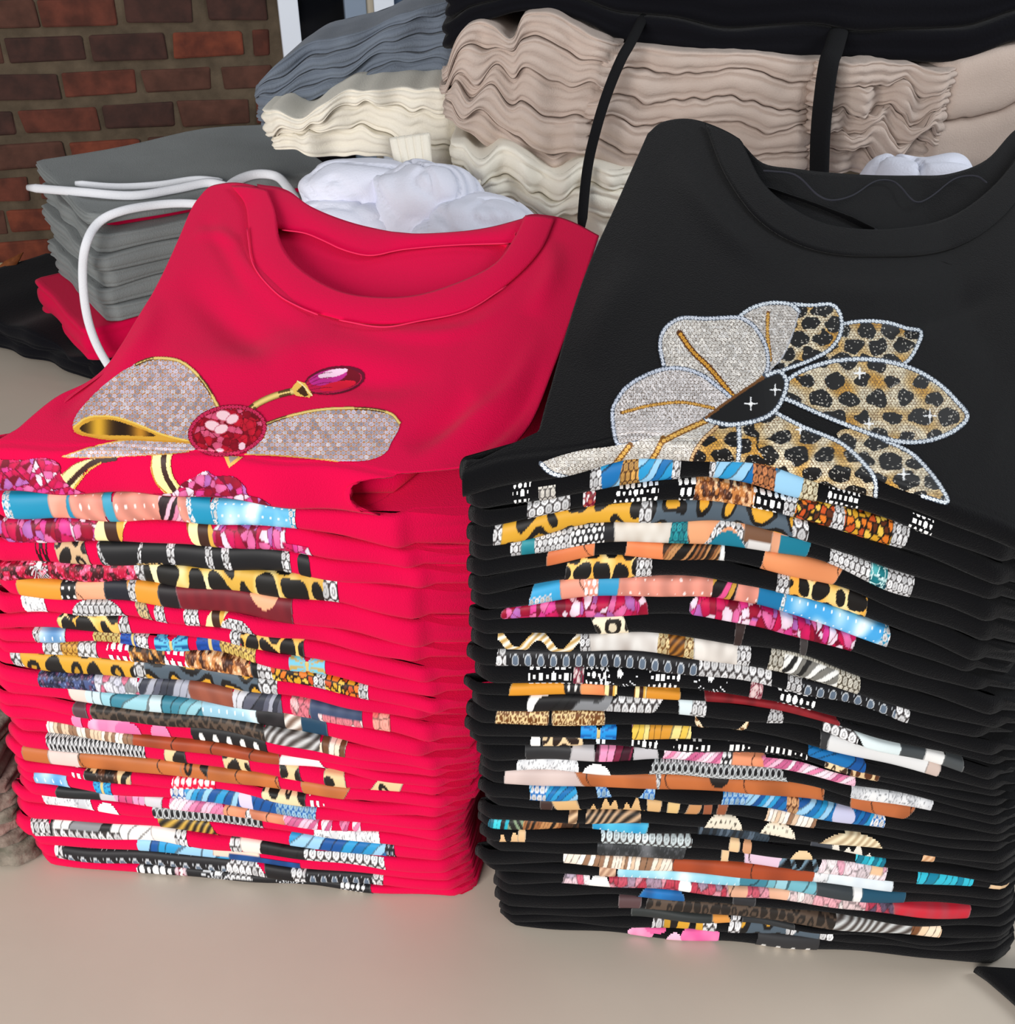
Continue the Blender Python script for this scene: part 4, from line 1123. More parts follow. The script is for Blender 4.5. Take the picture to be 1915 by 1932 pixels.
def bow_canvas():
    k = Canvas(-40, 660, 800, 980, 100, 640, 2.736)
    SV = (222, 212, 230); GD = (190, 124, 58)

    def pavep(pts, a=9.6):
        k.pave(k.inside(smooth_poly(pts)), a, SV, GD)
    # gold ribbons and gem clusters on the fold
    z6 = Canvas.T
    k.ox, k.oy, k.sc = 0, 600, 2.394
    for P in ([(545, 628), (470, 630), (390, 640), (325, 668), (268, 722), (325, 772), (345, 745), (400, 680), (480, 640)],
              [(700, 612), (775, 612), (768, 655), (780, 715), (826, 788), (752, 795), (705, 745), (680, 690), (685, 640)]):
        k.poly(P, (248, 228, 160))
    k.stroke([(515, 636), (430, 650), (370, 690), (305, 755)], 26, (58, 30, 22))
    k.stroke([(455, 655), (400, 690), (335, 768)], 9, (226, 172, 70))
    k.stroke([(268, 722), (325, 668), (390, 640), (470, 630)], 5, (150, 92, 30))
    k.stroke([(742, 612), (738, 660), (752, 720), (795, 790)], 24, (58, 30, 22))
    k.stroke([(688, 620), (684, 680), (705, 745), (752, 792)], 7, (196, 130, 45))
    k.stroke([(775, 615), (768, 660), (782, 720), (824, 784)], 7, (236, 200, 120))
    for P in ([(-30, 655), (40, 640), (110, 640), (200, 630), (268, 660), (275, 712), (320, 765), (380, 790), (450, 818), (300, 830), (-30, 832)],
              [(618, 812), (690, 795), (780, 790), (828, 742), (880, 715), (930, 688), (968, 712), (1050, 715), (1105, 760), (1120, 800), (1175, 815), (1235, 868), (1100, 862), (900, 842), (700, 826)]):
        m = k.inside(smooth_poly(P))
        k.put(m, p_gem(k.X, k.Y, k.Y, np.random.RandomState(11), a=15))
    k.ox, k.oy, k.sc = 100, 640, 2.736
    # tail, loop, right ribbon
    tail = [(45, 607), (200, 556), (400, 518), (620, 525), (720, 540), (720, 578), (600, 592), (350, 606), (150, 612)]
    pavep(tail, 8); k.stroke(tail[:5], 7, (222, 170, 80)); k.stroke([tail[0], tail[8], tail[7], tail[6], tail[5]], 5, (206, 150, 70))
    loop = [(104, 455), (120, 390), (195, 300), (300, 205), (400, 140), (470, 108), (560, 98), (650, 112), (725, 165), (790, 240), (838, 310), (858, 365), (760, 400), (722, 455), (716, 528), (640, 525), (500, 480), (400, 430), (280, 400), (180, 405)]
    pavep(loop)
    k.poly([(106, 455), (180, 404), (290, 398), (400, 425), (540, 482), (690, 526), (560, 524), (380, 515), (250, 512), (150, 498), (115, 480)], (226, 168, 58))
    hole = [(138, 456), (205, 420), (300, 416), (400, 444), (530, 498), (400, 498), (260, 494), (170, 484)]
    m = k.inside(smooth_poly(hole))
    xx = (k.X - k.ox) * k.sc
    k.put(m, mixc(mixc(full(k.X, (40, 22, 10)), (232, 176, 50), np.exp(-((xx - 235) / 55) ** 2)), (205, 140, 40), np.exp(-((xx - 450) / 45) ** 2)))
    k.stroke([(106, 455), (180, 404), (290, 398), (400, 425), (560, 490), (716, 530)], 9, (246, 206, 96))
    k.stroke([(112, 478), (250, 513), (400, 517), (560, 526), (716, 532)], 9, (214, 150, 48))
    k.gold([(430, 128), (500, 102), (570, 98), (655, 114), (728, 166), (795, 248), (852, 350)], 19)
    rib = [(1085, 445), (1200, 406), (1350, 372), (1500, 360), (1650, 364), (1740, 388), (1788, 425), (1782, 470), (1748, 530), (1718, 585), (1640, 622), (1500, 632), (1350, 616), (1150, 600), (1000, 592), (1060, 530)]
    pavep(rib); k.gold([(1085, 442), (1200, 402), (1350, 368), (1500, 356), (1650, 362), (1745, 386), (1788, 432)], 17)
    k.stroke([(990, 594), (1150, 600), (1350, 617), (1470, 632)], 7, (214, 160, 74))
    k.rawpoly([(880, 600), (908, 668), (985, 606)], (222, 170, 80)); k.rawpoly([(905, 604), (914, 640), (958, 606)], (150, 130, 130))
    # stem, cap and drop
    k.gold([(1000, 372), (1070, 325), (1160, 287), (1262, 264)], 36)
    m = k.ell(1455, 212, 158, 72, -9, (96, 4, 36))
    k.ell(1450, 216, 146, 60, -9, (196, 12, 70)); k.ell(1500, 205, 90, 50, -9, (110, 2, 28)); k.ell(1420, 196, 100, 36, -14, (196, 40, 140))
    k.ell(1470, 240, 95, 22, -10, (222, 16, 52)); k.ell(1445, 176, 78, 19, -13, (244, 205, 228))
    for q in range(5):
        k.stroke([(1305, 225 + q * 14), (1380, 180 + q * 24), (1440, 170 + q * 26)], 3, (110, 4, 40))
    k.rawpoly([(1232, 250), (1262, 214), (1302, 226), (1338, 284), (1326, 302), (1250, 292)], (236, 190, 90))
    k.rawpoly([(1256, 268), (1290, 236), (1318, 288), (1300, 298)], (70, 40, 16)); k.stroke([(1262, 214), (1290, 240), (1338, 290)], 6, (250, 232, 170))
    # ruby
    m = k.ell(900, 472, 190, 122, -6, (120, 0, 25))
    k.put(m, p_gem(k.X, k.Y, k.Y, np.random.RandomState(21), pal=RUB, a=13, line=(96, 0, 16), lw=.8))
    th = np.linspace(0, 6.283, 60)
    k.beads([(900 + 192 * math.cos(t) , 472 + 122 * math.sin(t) - 19 * math.cos(t)) for t in th], 19, (214, 40, 90), (120, 0, 30))
    for (x, y, rx, ry, rot) in ((880, 394, 40, 28, 10), (926, 412, 36, 25, -25), (824, 446, 42, 27, 15), (868, 464, 38, 25, -20)):
        k.ell(x, y, rx, ry, rot, (214, 120, 140)); k.ell(x, y, rx - 4, ry - 4, rot, (250, 208, 216))
    k.ell(872, 430, 9, 9, 0, (196, 90, 110)); k.ell(975, 552, 17, 20, 20, (250, 205, 220)); k.ell(862, 572, 20, 9, 0, (244, 190, 205))
    return k


def flower_canvas():
    k = Canvas(1010, 555, 1850, 960, 1000, 540, 2.227)
    SV = (252, 247, 240); SD = (112, 100, 90)
    CR = (250, 238, 208); GDN = (222, 166, 72)

    def silver(P, a=7.4, c=SV):
        m = k.inside(smooth_poly(P)); k.pave(m, a, c, SD, var=.25)
        return m

    def leopard(P, a=30, gold=.5, fill=.36, seed=1):
        m = k.inside(smooth_poly(P))
        d, i, j = hexgrid(k.X, k.Y * 1.08, 6.2)
        n = np.clip(snoise2(seed * 13, .012)(k.X, k.Y) * .9 + gold, 0, 1)
        base = mixc(full(k.X, CR), GDN, n)
        base = mixc(base, base * .6, hash2(i, j, 1) * .5); base[d > .43] = (120, 88, 52)
        wx = snoise2(seed * 7, .03)(k.X, k.Y) * 5; wy = snoise2(seed * 7 + 1, .03)(k.X, k.Y) * 5
        D, I, J = hexgrid(k.X + wx + seed * 11, (k.Y + wy) * 1.35 + seed * 17, a)
        sp = D < fill * (.8 + .4 * hash2(I, J, seed))
        base[sp] = (18, 17, 18)
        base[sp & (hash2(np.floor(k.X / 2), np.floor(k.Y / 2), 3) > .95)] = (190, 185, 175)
        k.put(m, base)
        return m

    P5 = [(1300, 160), (1400, 146), (1500, 152), (1580, 176), (1642, 190), (1630, 245), (1600, 300), (1572, 326), (1430, 310), (1290, 310), (1240, 300), (1290, 230)]
    leopard(P5, 46, .45, .4, 2); k.beads(P5[:8], 15)
    P4 = [(1090, 74), (1180, 80), (1262, 76), (1300, 110), (1310, 170), (1290, 230), (1240, 280), (1150, 322), (1065, 352), (1040, 320), (1085, 240), (1120, 140)]
    leopard(P4, 44, .15, .42, 3); k.beads(P4[:9], 15)
    P3 = [(870, 134), (930, 92), (1010, 70), (1095, 76), (1130, 105), (1110, 180), (1080, 260), (1050, 312), (1000, 360), (985, 300), (950, 200)]
    silver(P3, 6.4, (240, 234, 228)); k.beads(P3[:5], 15); k.stroke(P3[4:9], 5, (180, 182, 190))
    k.stroke([(1000, 112), (998, 200), (1010, 310)], 17, (150, 104, 44)); k.beads([(1000, 112), (998, 200), (1010, 310)], 13, (224, 172, 80), (110, 66, 22))
    P1 = [(562, 335), (546, 250), (560, 190), (600, 150), (650, 132), (740, 136), (820, 132), (880, 132), (932, 160), (972, 212), (996, 270), (1000, 335), (985, 378), (930, 425), (862, 474), (800, 425), (740, 372), (660, 345), (600, 342)]
    silver(P1); k.stroke([(985, 378), (930, 425), (870, 470)], 18, (150, 110, 60))
    k.beads(P1[:13], 15, (220, 226, 238))
    k.stroke([(628, 196), (680, 270), (760, 350), (852, 462)], 25, (96, 56, 20)); k.beads([(628, 196), (680, 270), (760, 350), (852, 462)], 16, (222, 160, 58), (84, 46, 16))
    P2 = [(346, 532), (358, 490), (400, 430), (470, 382), (560, 348), (640, 346), (720, 372), (800, 430), (850, 472), (770, 540), (700, 585), (560, 628), (450, 656), (376, 668), (354, 620)]
    silver(P2, 7.2, (244, 238, 238)); k.beads(P2[-3:] + P2[:9], 15, (214, 222, 238))
    k.stroke([(385, 532), (500, 502), (640, 488), (770, 512)], 15, (150, 104, 44)); k.beads([(385, 532), (500, 502), (640, 488), (770, 512)], 12, (220, 166, 76), (104, 64, 22))
    P11 = [(45, 745), (200, 692), (370, 668), (560, 622), (740, 560), (790, 582), (745, 640), (700, 690), (674, 748), (480, 752), (300, 792), (170, 808), (90, 785)]
    silver(P11, 7.5, (236, 232, 224)); k.beads([(45, 745), (90, 785), (170, 808)], 17)
    for q in ([(420, 668), (380, 720), (330, 785)], [(560, 640), (530, 700), (500, 750)], [(740, 565), (640, 610), (560, 650)]):
        k.stroke(q, 26, (140, 96, 40)); k.beads(q, 17, (230, 180, 90), (110, 70, 26))
    P7 = [(1340, 600), (1480, 642), (1600, 700), (1680, 780), (1732, 852), (1752, 908), (1650, 882), (1560, 856), (1450, 805), (1400, 740), (1290, 630)]
    leopard(P7, 56, .1, .38, 5); k.beads(P7[1:7], 16)
    P8 = [(935, 562), (1030, 530), (1150, 592), (1300, 655), (1400, 742), (1452, 815), (1445, 925), (1330, 890), (1200, 842), (1060, 806), (985, 745), (950, 655)]
    leopard(P8, 56, .2, .37, 6); k.beads([(1030, 530), (1150, 592), (1300, 655), (1400, 742), (1450, 815), (1450, 915)], 16)
    P10 = [(875, 575), (935, 560), (952, 655), (990, 762), (900, 748), (872, 740)]
    leopard(P10, 50, .7, .4, 7)
    P9 = [(690, 806), (678, 730), (722, 650), (785, 590), (870, 578), (882, 650), (872, 745), (745, 748), (712, 780)]
    leopard(P9, 50, .8, .36, 8); k.beads([(690, 806), (678, 730), (722, 650), (785, 590)], 14, (226, 190, 140), (90, 50, 20)); k.beads([(875, 580), (880, 660), (872, 748)], 17)
    P6 = [(1068, 402), (1150, 352), (1260, 318), (1380, 306), (1500, 316), (1620, 352), (1720, 412), (1790, 480), (1838, 546), (1790, 602), (1700, 642), (1600, 656), (1500, 642), (1380, 602), (1230, 542), (1120, 492), (1062, 462)]
    leopard(P6, 54, .22, .34, 9); k.beads(P6 + [P6[0]], 17)
    C = [(738, 556), (800, 502), (900, 442), (990, 376), (1048, 358), (1078, 400), (1066, 460), (1030, 522), (960, 562), (850, 582), (780, 572)]
    k.poly(C, (14, 14, 16)); k.beads(C[3:] + [C[0]], 17); k.stroke([(740, 552), (850, 470), (980, 385)], 12, (110, 70, 32))
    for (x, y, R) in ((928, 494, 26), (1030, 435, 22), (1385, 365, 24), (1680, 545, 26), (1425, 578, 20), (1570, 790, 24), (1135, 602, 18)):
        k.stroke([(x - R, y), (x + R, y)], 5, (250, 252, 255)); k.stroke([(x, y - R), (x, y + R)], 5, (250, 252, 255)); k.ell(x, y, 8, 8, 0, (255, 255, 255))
    return k


# ------------------------------------------------------------------ the top shirt of a stack: panels, neckband, hero print
def resample(P, n=240):
    P = np.asarray(P, float); s = np.concatenate([[0], np.cumsum(np.linalg.norm(np.diff(P, axis=0), axis=1))]); s /= s[-1]
    t = np.linspace(0, 1, n)
    return np.stack([np.interp(t, s, P[:, i]) for i in range(3)], 1)


class Top:
    def __init__(s, st, B, L, R, ridges, root, mat, cut=.0):
        s.cut = cut; s.st = st; row = st.rows[0]; s.row = row
        s.N = np.append(st.n * st.tau * .6, 1.0); s.N /= np.linalg.norm(s.N)
        u = np.linspace(row['ul'], row['ur'], 240); s.u = u
        s.F = st.front(row, u, np.full(240, math.pi / 2), .0015)
        hit = s.hit
        deep = lambda P: -((P[:2] - st.P0) @ st.n) > .024
        Lp = np.vstack([s.F[:1]] + [q[None] for q in (hit(*p) for p in smooth_line(L)) if deep(q)])
        Rp = np.vstack([s.F[-1:]] + [q[None] for q in (hit(*p) for p in smooth_line(R)) if deep(q)])
        Bp = np.array([hit(*p) for p in smooth_line(B)]); Bp[0] = Lp[-1]; Bp[-1] = Rp[-1]
        s.Lc, s.Rc, s.Bc = resample(Lp), resample(Rp), resample(Bp)
        s.ridges = ridges

    def hit(s, px, py, dz=.0015):
        r = ray(px, py); a, b = .25, 2.5
        for _ in range(50):
            t = (a + b) / 2; P = CAM + r * t
            q = P[:2] - s.st.P0; u = q @ s.st.e; d = -(q @ s.st.n)
            if P[2] > s.st.z(0, np.clip(u, s.st.ug[0], s.st.ug[-1]), d) + dz:
                a = t
            else:
                b = t
        return P

    def at(s, S, T, off=0.0):
        S = np.asarray(S, float); T = np.asarray(T, float)
        g = np.linspace(0, 1, 240)
        ip = lambda A, x: np.stack([np.interp(x, g, A[:, i]) for i in range(3)], -1)
        Tc = np.clip(T, 0, 1)
        t = Tc[..., None]; q = S[..., None]
        P = (1 - t) * ip(s.F, S) + t * ip(s.Bc, S) + (1 - q) * ip(s.Lc, Tc) + q * ip(s.Rc, Tc)
        P -= (1 - q) * (1 - t) * s.F[0] + q * (1 - t) * s.F[-1] + (1 - q) * t * s.Bc[0] + q * t * s.Bc[-1]
        q2 = P[..., :2] - s.st.P0; uu = q2 @ s.st.e; dd = -(q2 @ s.st.n)
        dmin = np.interp(uu, s.row['uf'], s.row['df']) + Tc * .03
        push = np.maximum(dmin - dd, 0); dd = dd + push
        P[..., :2] -= push[..., None] * s.st.n
        zb = s.st.z(0, np.clip(uu, s.st.ug[0], s.st.ug[-1]), dd) + .0015
        wgt = np.clip(T * 60, 0, 1)
        P[..., 2] = P[..., 2] * (1 - wgt) + zb * wgt
        x, y = project(P)
        dz = np.zeros(S.shape)
        for pts, w, amp in s.ridges:
            amp = math.copysign(min(abs(amp), .5 * w * .00037), amp); pts = smooth_line(pts)
            best = np.full(S.shape, 1e9)
            for a, b in zip(pts[:-1], pts[1:]):
                L2 = ((b - a) ** 2).sum()
                tt = np.clip(((x - a[0]) * (b[0] - a[0]) + (y - a[1]) * (b[1] - a[1])) / L2, 0, 1)
                best = np.minimum(best, np.hypot(x - a[0] - tt * (b[0] - a[0]), y - a[1] - tt * (b[1] - a[1])))
            ch = pts[-1] - pts[0]; hl = np.hypot(*ch) / 2; mid = (pts[0] + pts[-1]) / 2
            c = ((x - mid[0]) * ch[0] + (y - mid[1]) * ch[1]) / (2 * hl * hl)
            dz += amp * np.exp(-(best / w) ** 2) * np.clip(1 - c * c, 0, 1) ** 1.5
        dz *= np.clip(Tc * 8, 0, 1)
        P = P + s.N * (dz + off)[..., None]
        roll = T < 0
        if roll.any():
            th = math.pi / 2 + np.clip(T, -1, 0) * math.radians(150)
            uu = np.interp(S, g, s.u) - s.cut * np.clip(S, 0, 1) ** 14 * np.clip(np.cos(th), 0, 1) ** 1.5
            Rr = s.st.front(s.row, uu, th, .0015 + off)
            P = np.where(roll[..., None], Rr, P)
        return P

    def panel(s, root, mat, ns=200, nt=130, nr=14):
        S, T = np.meshgrid(np.linspace(0, 1, ns), np.concatenate([np.linspace(-1, 0, nr, endpoint=False), np.linspace(0, 1, nt) ** 1.0]))
        P = s.at(S, T)
        return mesh_obj('front_panel', P.reshape(-1, 3), grid_faces(nt + nr, ns), mat, root, solid=.0016)

    def print(s, root, k, step=1.15):
        S, T = np.meshgrid(np.linspace(0, 1, 160), np.concatenate([np.linspace(-1, 0, 30, endpoint=False), np.linspace(0, 1, 120)]))
        x, y = project(s.at(S, T))
        m = (x > k.x[0]) & (x < k.x[-1]) & (y > k.y[0]) & (y < k.y[-1])
        s0, s1, t0, t1 = S[m].min(), S[m].max(), T[m].min(), T[m].max()
        xs = x[m]
        ns = int((k.x[-1] - k.x[0]) / step)
        # rows: roll part and flat part at about the same pitch
        tf = np.linspace(0, t1, int(520 * t1 / step) + 40)
        tr = np.linspace(max(t0, -1), 0, 70, endpoint=False) if t0 < 0 else np.zeros(0)
        S, T = np.meshgrid(np.linspace(s0, s1, ns), np.concatenate([tr, tf]))
        P = s.at(S, T, .0006)
        x, y = project(P)
        ix = np.clip(np.round(x - k.x[0]).astype(int), 0, len(k.x) - 1); iy = np.clip(np.round(y - k.y[0]).astype(int), 0, len(k.y) - 1)
        ok = (x >= k.x[0]) & (x <= k.x[-1]) & (y >= k.y[0]) & (y <= k.y[-1])
        # the far underside of the roll repeats pixels: keep only the outward half
        ok &= (T > -.93)
        return add_print(P, k.rgb[iy, ix], k.a[iy, ix] & ok, root)

    def strip(s, name, root, mat, A, B, dz0, dz1, off=.0, n=90, m=12, bulge=0.0, solid=.0015):
        """ruled cloth strip between two pixel curves lying on the stack's top surface"""
        a = resample([s.hit(*p, dz=dz0 + off) for p in smooth_line(A)], n); b = resample([s.hit(*p, dz=dz1 + off) for p in smooth_line(B)], n)
        t = np.linspace(0, 1, m)[:, None, None]
        P = a[None] * (1 - t) + b[None] * t + s.N * (np.sin(t * math.pi) * bulge)
        return mesh_obj(name, P.reshape(-1, 3), grid_faces(m, n), mat, root, solid=solid)

    def stitch(s, name, root, mat, pts, rad=.0006, dz=.004):
        return tube(name, [s.hit(*p, dz=dz) for p in smooth_line(pts, 3)], rad, mat, root, 5, sub=3)
# ------------------------------------------------------------------ red stack
red_l = [-22, -28, -18, -30, -24, -12, -20, -34, -22, -14, -26, -20, -10, -16, -8, 16, 14, 8, 26, 31, 35, 17, 31, 29, 52, 63, 72]
red_r = [748, 772, 790, 812, 800, 808, 798, 822, 832, 838, 806, 826, 812, 834, 838, 842, 838, 850, 838, 842, 846, 850, 848, 856, 862, 866, 874]
red_c = [.045, .042, .036, .028, .03, .026, .028, .018, .015, .012, .022, .014, .018, .01, .008, .006, .008, .004, .006, .006, .004, .003, .004, .002, .001, 0, 0]
ORD = ['first', 'second', 'third', 'fourth', 'fifth', 'sixth', 'seventh', 'eighth', 'ninth', 'tenth', 'eleventh', 'twelfth', 'thirteenth',
       'fourteenth', 'fifteenth', 'sixteenth', 'seventeenth', 'eighteenth']
red_d = ['topmost red T-shirt printed with a jewelled diamond bow and ruby', 'sky blue and coral band with stars', 'pink gems and gold ribbons', 'black band crossed by silver chains',
         'red glitter beside gold leopard spots', 'orange, skin and maroon band', 'silver jewelled arcs and small bands', 'two orange leopard patches', 'blue jewels and small butterflies',
         'white flower and orange butterfly wings', 'yellow and grey leopard pattern', 'dark galaxy, grey curls and denim patch', 'pale teal stripes ending in navy', 'dark brown spotted fur and a paw',
         'pink petals and a black polka dot patch', 'beige stripes running into rust brown', 'white lace patch and small leopard squares', 'long tan brown band with pale end', 'leopard bits and white beads',
         'light blue patch and bright blue wing', 'pink mouth and pink hair', 'bare tree patches and grey lace', 'gold fan and twisted blue cloth', 'black and white eyes edged with diamonds',
         'blue to navy swoosh', 'black band with grey paw gems', 'black pearl band, resting on the table']


def labels_for(desc, colour, n):
    out = []
    for i, d in enumerate(desc):
        if i == 0:
            out.append(d)
        elif i < n - 1 and i < 18:
            out.append('folded %s T-shirt showing %s, %s from the top' % (colour, d, ORD[i]))
        elif i < n - 1:
            out.append('folded %s T-shirt showing %s, %s from the table up' % (colour, d, ORD[n - 1 - i]))
        else:
            out.append('lowest folded %s T-shirt, showing %s' % (colour, d))
    return out


RL = [(0, 838), (100, 752), (205, 682), (255, 610), (300, 530), (335, 455), (362, 392), (384, 362)]
RR = [(800, 912), (872, 895), (945, 862), (1000, 800), (1042, 700), (1075, 610), (1105, 520), (1130, 444)]
RS = front_stack('red', RB, (60, 1640), (878, 1705), .27, .17, red_l, red_r, RL, RR, RED(), RED_PRINT,
                 labels_for(red_d, 'red', 27), 'folded red T-shirts in one stack', 100)
root = RS.roots[0]
red_ridges = [
    ([(395, 430), (480, 520), (560, 590), (640, 640)], 26, .009), ([(330, 520), (380, 560), (470, 640), (540, 700)], 34, -.008),
    ([(640, 615), (760, 632), (880, 622), (985, 560)], 14, .006), ([(560, 690), (700, 720), (840, 715)], 26, -.004),
    ([(250, 660), (420, 690), (620, 660), (820, 690)], 40, .005), ([(780, 880), (880, 800), (960, 740), (1030, 620)], 20, .010),
    ([(830, 890), (910, 840), (985, 770), (1030, 680)], 13, -.008), ([(860, 905), (940, 850), (1000, 800)], 12, .008), ([(760, 850), (850, 790), (900, 740)], 24, -.006),
    ([(380, 400), (420, 470), (470, 560)], 16, -.006), ([(1050, 450), (1040, 520), (1000, 600)], 22, .006), ([(300, 560), (270, 640), (200, 740)], 24, .007),
    ([(360, 440), (410, 440), (460, 470)], 12, .005), ([(100, 800), (160, 720), (230, 660)], 20, -.005),
]
RT = Top(RS, [(384, 362), (400, 350), (440, 344), (480, 350), (506, 362), (520, 400), (530, 456), (564, 504), (629, 544), (695, 559), (782, 557), (870, 530), (936, 495), (971, 447), (991, 407), (1040, 407), (1080, 418), (1130, 444)],
         RL, RR, red_ridges, root, RED(), cut=.034)
RT.panel(root, RED())
RT.print(root, bow_canvas())
RT.strip('back_panel', root, RED(), [(490, 470), (560, 570), (660, 620), (780, 625), (900, 600), (1000, 500), (1030, 430)],
         [(485, 348), (535, 356), (580, 388), (640, 413), (700, 430), (770, 441), (860, 438), (930, 428), (1010, 406)], -.006, .001, m=26, bulge=-.004)
RT.strip('back_neckband', root, RED(), [(495, 425), (575, 438), (610, 452), (650, 470), (700, 481), (760, 470), (850, 462), (960, 458), (1010, 435)],
         [(485, 347), (540, 358), (584, 388), (640, 412), (700, 429), (770, 440), (860, 437), (930, 427), (1010, 405)], .0005, .003, m=10, bulge=.002)
RT.strip('neckband', root, RED(), [(436, 350), (462, 385), (469, 430), (480, 500), (540, 565), (620, 596), (700, 610), (782, 606), (880, 584), (958, 535), (1019, 473), (1048, 410)],
         [(504, 358), (519, 399), (528, 456), (563, 504), (629, 544), (695, 559), (782, 557), (870, 530), (936, 495), (971, 447), (991, 406)], .0045, .0085, m=12, bulge=.0012)
THR = material('red_thread', (238, 40, 90), .8)
RT.stitch('stitching', root, THR, [(640, 604), (720, 617), (790, 606), (880, 586), (955, 540)], .0006, .0065)
RT.stitch('stitching', root, THR, [(532, 434), (575, 440), (610, 454), (650, 472), (700, 482), (760, 471), (850, 463), (960, 459)], .0006, .004)
RT.stitch('stitching', root, THR, [(466, 430), (478, 500), (520, 552), (560, 577), (600, 594)], .0006, .0065)

# ------------------------------------------------------------------ black stack
blk_l = [872, 884, 888, 885, 890, 884, 888, 892, 886, 890, 894, 884, 902, 876, 896, 884, 880, 888, 904, 910, 908, 906, 918, 906, 904, 910, 922, 900, 912, 938, 936, 938, 944, 946, 952]
blk_r = [1925, 1922, 1912, 1896, 1890, 1884, 1864, 1850, 1872, 1895, 1906, 1872, 1898, 1905, 1890, 1900, 1906, 1908, 1900, 1904, 1910, 1912, 1906, 1910, 1912, 1908, 1914, 1910, 1912, 1908, 1914, 1910, 1906, 1904, 1900]
blk_d = ['topmost black T-shirt printed with a jewelled leopard and silver flower', 'blue enamel jewels', 'silver beads and gold butterfly wings', 'yellow and grey leopard band', 'silver diamonds, teal and a hand',
         'coral skin band with dark hair', 'two orange leopard patches', 'sky blue and coral band with stars', 'pink gem clusters', 'one cream leopard scrap', 'white satin, gold and a silver leaf',
         'grey paw gems on black', 'pearls and white starbursts', 'thin orange and dark red strip', 'black and white eyes and diamonds', 'gold leopard bars and long white bar', 'blue butterfly and gold stained glass',
         'scattered white stones', 'pink mouth and pink hair', 'bare tree patches and pale lace', 'long tan brown band', 'bright blue wing band', 'jagged tan tiger stripes',
         'cream hat shapes', 'teal leaves and brown strands', 'row of silver pearls', 'pink blossoms and teal scrap', 'beige stripes, rust and white band', 'light blue band ending in navy',
         'pink floral band ending in red', 'small blue patch and skin tones', 'dark brown fur and a paw', 'thin dark grey bar', 'yellow leopard and silver rings', 'pink petals and polka dots, on the table']
BL = [(940, 888), (998, 860), (1032, 755), (1070, 622), (1110, 502), (1165, 380), (1222, 252)]
BR = [(1990, 1010), (2050, 940), (2090, 760), (2110, 560), (2105, 400), (2090, 250)]
BS = front_stack('black', BB, (955, 1755), (1742, 1820), .30, .17, blk_l, blk_r, BL, BR, BLACK(), BLACK_PRINT,
                 labels_for(blk_d, 'black', 35), 'folded black T-shirts in one stack', 300)
root = BS.roots[0]
blk_ridges = [
    ([(1260, 300), (1320, 380), (1380, 450), (1480, 520)], 24, .006), ([(1480, 540), (1680, 560), (1860, 510)], 30, .005), ([(1100, 700), (1140, 600), (1200, 480)], 40, .004),
    ([(1640, 640), (1740, 600), (1850, 560), (1915, 530)], 26, -.006), ([(1700, 600), (1800, 660), (1900, 740)], 40, .004),
    ([(1850, 900), (1880, 820), (1900, 700)], 26, .004),
]
BT = Top(BS, [(1222, 252), (1250, 230), (1300, 224), (1350, 238), (1395, 262), (1408, 285), (1440, 345), (1495, 392), (1570, 425), (1680, 432), (1790, 410), (1880, 345), (1960, 240), (2040, 220), (2090, 250)],
         BL, BR, blk_ridges, root, BLACK())
BT.panel(root, BLACK())
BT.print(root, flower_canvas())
BT.strip('back_panel', root, BLACK(), [(1390, 360), (1480, 460), (1600, 500), (1750, 490), (1860, 440), (1960, 330)],
         [(1402, 272), (1440, 308), (1500, 318), (1560, 325), (1640, 330), (1720, 331), (1790, 328), (1860, 302), (1915, 245), (1955, 236)], -.006, .002, m=24, bulge=-.004)
BT.strip('neckband', root, BLACK(), [(1330, 232), (1370, 330), (1440, 420), (1540, 470), (1660, 482), (1790, 470), (1900, 400), (1990, 260)],
         [(1396, 262), (1408, 285), (1440, 345), (1495, 392), (1570, 425), (1680, 432), (1790, 410), (1880, 345), (1960, 242)], .0045, .008, m=12, bulge=.0012)
BTH = material('dark_thread', (44, 44, 52), .8)
BT.stitch('stitching', root, BTH, [(1440, 322), (1500, 330), (1540, 366), (1570, 378), (1610, 368), (1652, 342), (1690, 345), (1725, 380), (1755, 372), (1800, 338), (1840, 332), (1862, 345)], .0008, .006)
BT.stitch('stitching', root, BTH, [(1650, 432), (1690, 446), (1740, 456), (1790, 448), (1830, 425), (1880, 392), (1915, 375)], .0006, .0045)
# ------------------------------------------------------------------ piles behind the two stacks
BEIGE = material('beige_cotton', (194, 177, 166), .92, .05, .5, 500, var=.05, vscale=14, spec=.15)
BLUEGREY = material('blue_grey_fleece', (112, 121, 134), .95, .1, .6, 400, var=.08, vscale=20, spec=.1)
CREAM = material('cream_cotton', (236, 230, 216), .9, .05, .4, 400, spec=.15)
LAV = material('cool_white_cotton', (226, 228, 242), .9, .05, .4, 400, spec=.15)
GREY = material('grey_fleece', (128, 132, 132), .95, .1, .6, 420, var=.05, vscale=15, spec=.1)
INK = material('black_fleece', (14, 14, 19), .95, .05, .5, 300, spec=.1)


